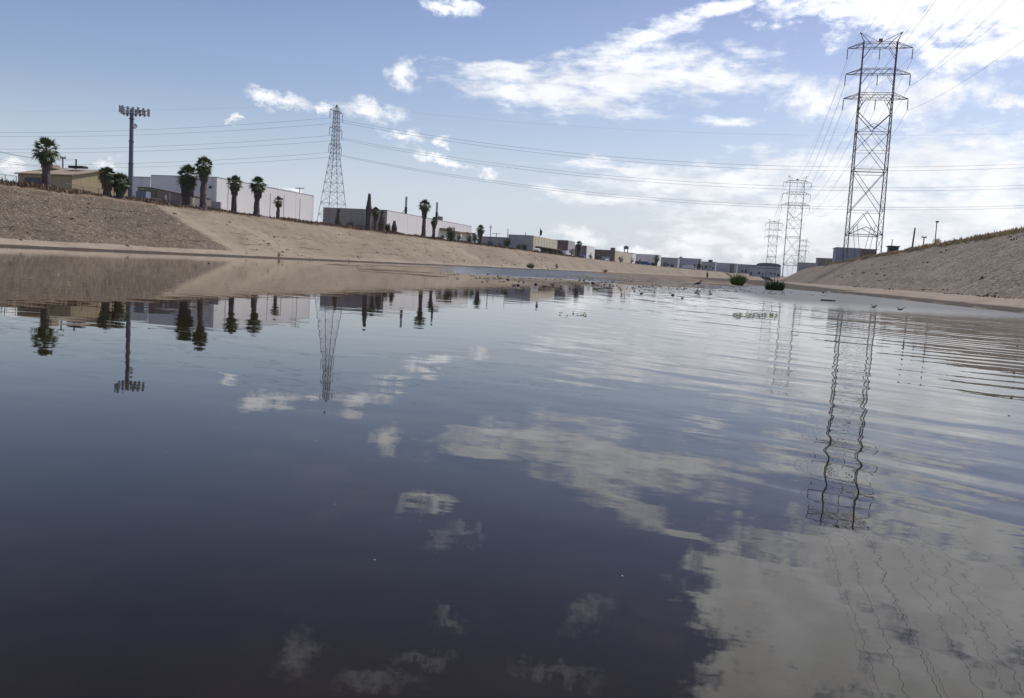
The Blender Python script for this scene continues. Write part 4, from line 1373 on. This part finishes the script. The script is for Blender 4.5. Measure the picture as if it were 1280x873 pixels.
# ------------------------------------------------------------------ vehicles (far, a few pixels each)
def vehicle(px, X, label, paint, kind='car', name='parked_car', rz=R(90), Y=None, dz=0):
    x, y = at(px, X=X, Y=Y)
    root = empty(name, (x, y, ground_z(x, y) + dz), label, 'car' if kind == 'car' else ('van' if kind == 'van' else 'truck'), None, rz)
    if kind == 'car':
        prof = [(-2.2, .35), (2.2, .35), (2.25, .8), (1.3, .95), (.7, 1.45), (-.9, 1.45), (-1.6, 1.0), (-2.25, .95)]
        hw = .85
    elif kind == 'van':
        prof = [(-2.7, .4), (2.6, .4), (2.65, 1.1), (2.0, 1.3), (1.4, 2.2), (-2.7, 2.25)]
        hw = .98
    else:
        prof = [(3.2, .6), (5.2, .6), (5.25, 1.6), (4.6, 2.9), (3.2, 2.9)]
        hw = 1.2
        MB().box((-2, 0, 2.35), (10.2, 2.5, 2.9)).build('box_body', M[paint], root)
    MB().prism([(a_, -hw, b_) for a_, b_ in prof], (0, 2 * hw, 0)).build('body', M[paint], root)
    if kind == 'car':
        MB().prism([(1.15, -hw - .02, .98), (.66, -hw - .02, 1.38), (-.85, -hw - .02, 1.38), (-1.4, -hw - .02, 1.02)], (0, 2 * hw + .04, 0)).build('window', M['glass'], root)
        xs = (-1.4, 1.4)
    elif kind == 'van':
        MB().prism([(1.9, -hw - .02, 1.35), (1.4, -hw - .02, 2.0), (.4, -hw - .02, 2.0), (.4, -hw - .02, 1.35)], (0, 2 * hw + .04, 0)).build('window', M['glass'], root)
        xs = (-1.7, 1.7)
    else:
        MB().prism([(5.12, -hw - .02, 1.8), (4.62, -hw - .02, 2.7), (3.8, -hw - .02, 2.7), (3.8, -hw - .02, 1.8)], (0, 2 * hw + .04, 0)).build('window', M['glass'], root)
        xs = (-5.5, -4.3, 3.9)
    for xx in xs:
        for s in (-1, 1):
            MB().bar((xx, s * (hw - .1), .36), (xx, s * (hw + .05), .36), .36, 12).build('wheel', M['tyre'], root)
    return root
vehicle(707, -78.9, 'white van parked on the bank top near the round-headed palm', 'white_paint', 'van', 'parked_van', R(75))
vehicle(670.5, -78.6, 'small white car at the corner of the cream ribbed building', 'white_paint')
vehicle(728, -79.2, 'dark blue car in front of the beige block', 'blue_paint')
vehicle(758, -79.5, 'white car before the low brown brick building', 'white_paint')
vehicle(766, -79.5, 'dark red car right of the white one at the brown brick building', 'red_paint')
vehicle(804.5, None, 'blue box truck beside the long white warehouse', 'blue_paint', 'truck', 'box_truck', R(0), Y=690)
vehicle(862, None, 'white box truck before the pale blue-grey shed', 'white_paint', 'truck', 'box_truck', R(0), Y=820)
vehicle(836, None, 'white van before the far grey block', 'white_paint', 'van', 'parked_van', R(0), Y=800)

# ------------------------------------------------------------------ birds and litter
def wader(px, py, label):
    x, y = on_water(px, py)
    root = empty('heron', (x, y, 0), label, 'bird', None, R(10))
    root.scale = (.6, .6, .6)
    b = MB()
    b.tube([(-.42, 0, .46), (-.25, 0, .52), (0, 0, .60), (.18, 0, .66), (.26, 0, .76), (.27, 0, .88), (.33, 0, .95), (.40, 0, .95)],
           [.02, .07, .125, .10, .05, .035, .045, .02], 8)
    b.build('body', M['bird_g'], root)
    MB().bar((.39, 0, .95), (.56, 0, .93), .015, 5, .003).build('beak', M['rock'], root)
    for s in (-1, 1):
        MB().tube([(.02, s * .05, .52), (-.02, s * .05, .26), (.02, s * .05, -.05)], [.016, .011, .010], 5).build('leg', M['rock'], root)
        MB().prism([(-.40, s * .10, .50), (-.1, s * .13, .52), (.14, s * .11, .60), (.08, s * .09, .70), (-.15, s * .10, .64)], (0, s * .02, 0)).build('wing', M['bird_g'], root)
wader(872, 361.5, 'dark long-legged wading bird standing in shallow water by the mud flats')

def gull(px, py, zz, label, span=.55):
    d = ray(px, py)
    k = (zz - CAM_H) / d.z
    x, y = d.x * k, d.y * k
    root = empty('gull', (x, y, zz), label, 'bird', 'low flying birds', R(25))
    root.scale = (.42, .42, .42)
    MB().tube([(-.20, 0, .0), (-.1, 0, .01), (.04, 0, .0), (.14, 0, .02), (.20, 0, .02)], [.012, .04, .05, .03, .012], 7).build('body', M['bird_g'], root)
    for s in (-1, 1):
        w_ = MB()
        pts = [(.06, s * .03, .02), (.09, s * span * .45, .12), (.02, s * span, .20), (-.03, s * span * .9, .18), (-.05, s * span * .45, .105), (-.07, s * .03, .01)]
        w_.prism(pts, (0, 0, .012))
        w_.build('wing', M['bird_g'], root)
gull(1125, 387.5, .16, 'grey bird flying low over the water on the right, wings in a V')
gull(1092, 384.5, .15, 'farther of the two birds skimming the water, left one', .4)

def litter(px, py, label, mat, shape='slab', size=.3, seed=0, name='debris'):
    x, y = on_water(px, py)
    rng = random.Random(seed)
    b = MB()
    if shape == 'slab':
        b.box((0, 0, .03), (size, size * .25, .06), rng.uniform(-.3, .3))
    else:
        k = 7
        rot = rng.uniform(0, 3)
        b.sphere((0, 0, size * .12), (size * .5, size * .4, size * .28), 7, 4)
        b.v = [(v[0] * (1 + .25 * rng.uniform(-1, 1)), v[1] * (1 + .25 * rng.uniform(-1, 1)), v[2] * (1 + .2 * rng.uniform(-1, 1))) for v in b.v]
    o = b.build(name, M[mat], None, (x, y, 0))
    return o
tag(litter(1035, 376.5, '', 'rock', 'slab', .62, 1, 'wooden_plank'), 'dark plank floating near the right water edge', 'plank')
tag(litter(1035.5, 366.5, '', 'foam', 'lump', .32, 2, 'foam_scrap'), 'white scrap at the right water edge above the plank', 'litter')
tag(litter(1029, 366.5, '', 'rock', 'lump', .26, 3, 'stone'), 'dark stone beside the white scrap at the right water edge', 'stone')
spots = [(755, 341.8, .5), (793, 364.5, .22), (812, 359.5, .2), (853, 373.2, .22), (870, 366, .3), (805, 356, .3), (741, 354.5, .6), (730, 351, .45), (610, 343.5, .5),
         (697, 337.5, .45), (709, 395, .06), (729, 394, .08), (670, 356, .4), (648, 357, .4), (635, 350, .5), (261, 329.5, .3), (766, 353, .4), (780, 350.5, .4)]
rng = random.Random(12)
for i in range(95):
    px = rng.gauss(740, 75)
    py = 297 + .0555 * px + rng.uniform(9, 26)
    if px < 545 or px > 900:
        continue
    spots.append((px, py, rng.uniform(.1, .32)))
for i, (px, py, s_) in enumerate(spots):
    o = litter(px, py, '', 'rock', 'lump', s_ * .42, 40 + i, 'stone')
    tag(o, 'small dark stone or clod lying among the mud flats', 'stone', 'stones on the mud flats')
# dark scraps of algae, mud crust and twigs lying on and between the flats
rng = random.Random(77)
db = MB()
cnt = 0
while cnt < 950:
    s_x, s_y = rng.uniform(-26, 6), rng.uniform(34, 92)
    if s_x / s_y < -.36 or (s_x / s_y < -.24 and rng.random() < .6):
        continue
    dn = min(math.hypot((s_x - c[0]) / c[2], (s_y - c[1]) / c[3]) for c in BARS[:6])
    if dn > 1.0 + .35 * rng.random() or mnoise.noise(Vector((s_x * .35, s_y * .22, 11))) < -.05:
        continue
    zz = max(0.0, ground_z(s_x, s_y)) + .008
    sz = rng.uniform(.05, .24) * rng.random() ** .5
    a0 = rng.uniform(0, 6.28)
    hgt = rng.uniform(.004, .035)
    k_ = 6
    ring = [Vector((s_x + sz * (.5 + .5 * rng.random()) * math.cos(a0 + 6.283 * i / k_), s_y + sz * 1.3 * (.5 + .5 * rng.random()) * math.sin(a0 + 6.283 * i / k_), zz)) for i in range(k_)]
    top_ = [Vector((s_x, s_y, zz)).lerp(v, .55) + Vector((0, 0, hgt * rng.uniform(.6, 1.2))) for v in ring]
    for i in range(k_):
        j_ = (i + 1) % k_
        db.poly([ring[i], ring[j_], top_[j_], top_[i]])
    db.poly(top_)
    cnt += 1
M['scum'] = simple('dark_algae_crust', (0.085, 0.068, 0.045), 0.9, 0.5, 1.5)
tag(db.build('algae_crust', M['scum']), 'dark scraps of algae crust and mud scattered over the mud flats', 'algae', None, 'stuff')
# pale specks drifting in the foreground
rng = random.Random(9)
sp_b = MB()
for i in range(22):
    s_y = rng.uniform(1.3, 9)
    s_x = rng.uniform(-.75, .35) * s_y
    r_ = rng.uniform(.0008, .0022) * (1 + s_y * .12)
    sp_b.sphere((s_x, s_y, 0), (r_, r_ * 1.4, r_ * .6), 6, 4)
tag(sp_b.build('floating_specks', M['panel_lt']), 'tiny pale specks drifting on the dark foreground water', 'specks', None, 'stuff')
# floating weed
def weed(px0, px1, py, sd_, count, label):
    rng = random.Random(sd_)
    b = MB()
    for i in range(count):
        x, y = on_water(rng.uniform(px0, px1), py + rng.gauss(0, 1.3))
        a_ = rng.uniform(0, 6.28)
        s_ = rng.uniform(.02, .05)
        u = Vector((math.cos(a_), math.sin(a_), rng.uniform(.1, .6))) * s_
        w2 = Vector((-math.sin(a_), math.cos(a_), 0)) * s_ * .6
        p = Vector((x, y, .012 + rng.random() * .02))
        b.poly([p - u * .5, p + w2, p + u, p - w2])
    o = b.build('floating_weed', M['weed'])
    tag(o, label, 'water weed', None, 'stuff')
weed(915, 972, 394.5, 3, 240, 'long patch of green floating weed leaves on the right water')
weed(772, 800, 369, 4, 30, 'thin scatter of green floating weed near the mud flats')
weed(700, 735, 393.5, 5, 14, 'few loose floating weed leaves in mid river')
weed(288, 304, 334, 6, 22, 'small green weed patch far left in the bank reflection')

# ------------------------------------------------------------------ haze: even air round the whole scene
hz = MB().box((300, 1160, 49), (4400, 3060, 102))
hm = bpy.data.materials.new('haze')
hm.use_nodes = True
hm.node_tree.nodes.clear()
hn = NT(hm.node_tree)
pv = hn.node('ShaderNodeVolumePrincipled')
pv.inputs['Color'].default_value = (0.90, 0.94, 1.0, 1)
pv.inputs['Density'].default_value = 0.00005
pv.inputs['Anisotropy'].default_value = 0.3
ho = hn.node('ShaderNodeOutputMaterial')
hn.l.new(pv.outputs[0], ho.inputs['Volume'])
hzo = hz.build('haze', hm)
hzo['kind'] = 'stuff'
hzo['label'] = 'thin pale haze in the air over the river'
hzo['category'] = 'haze'
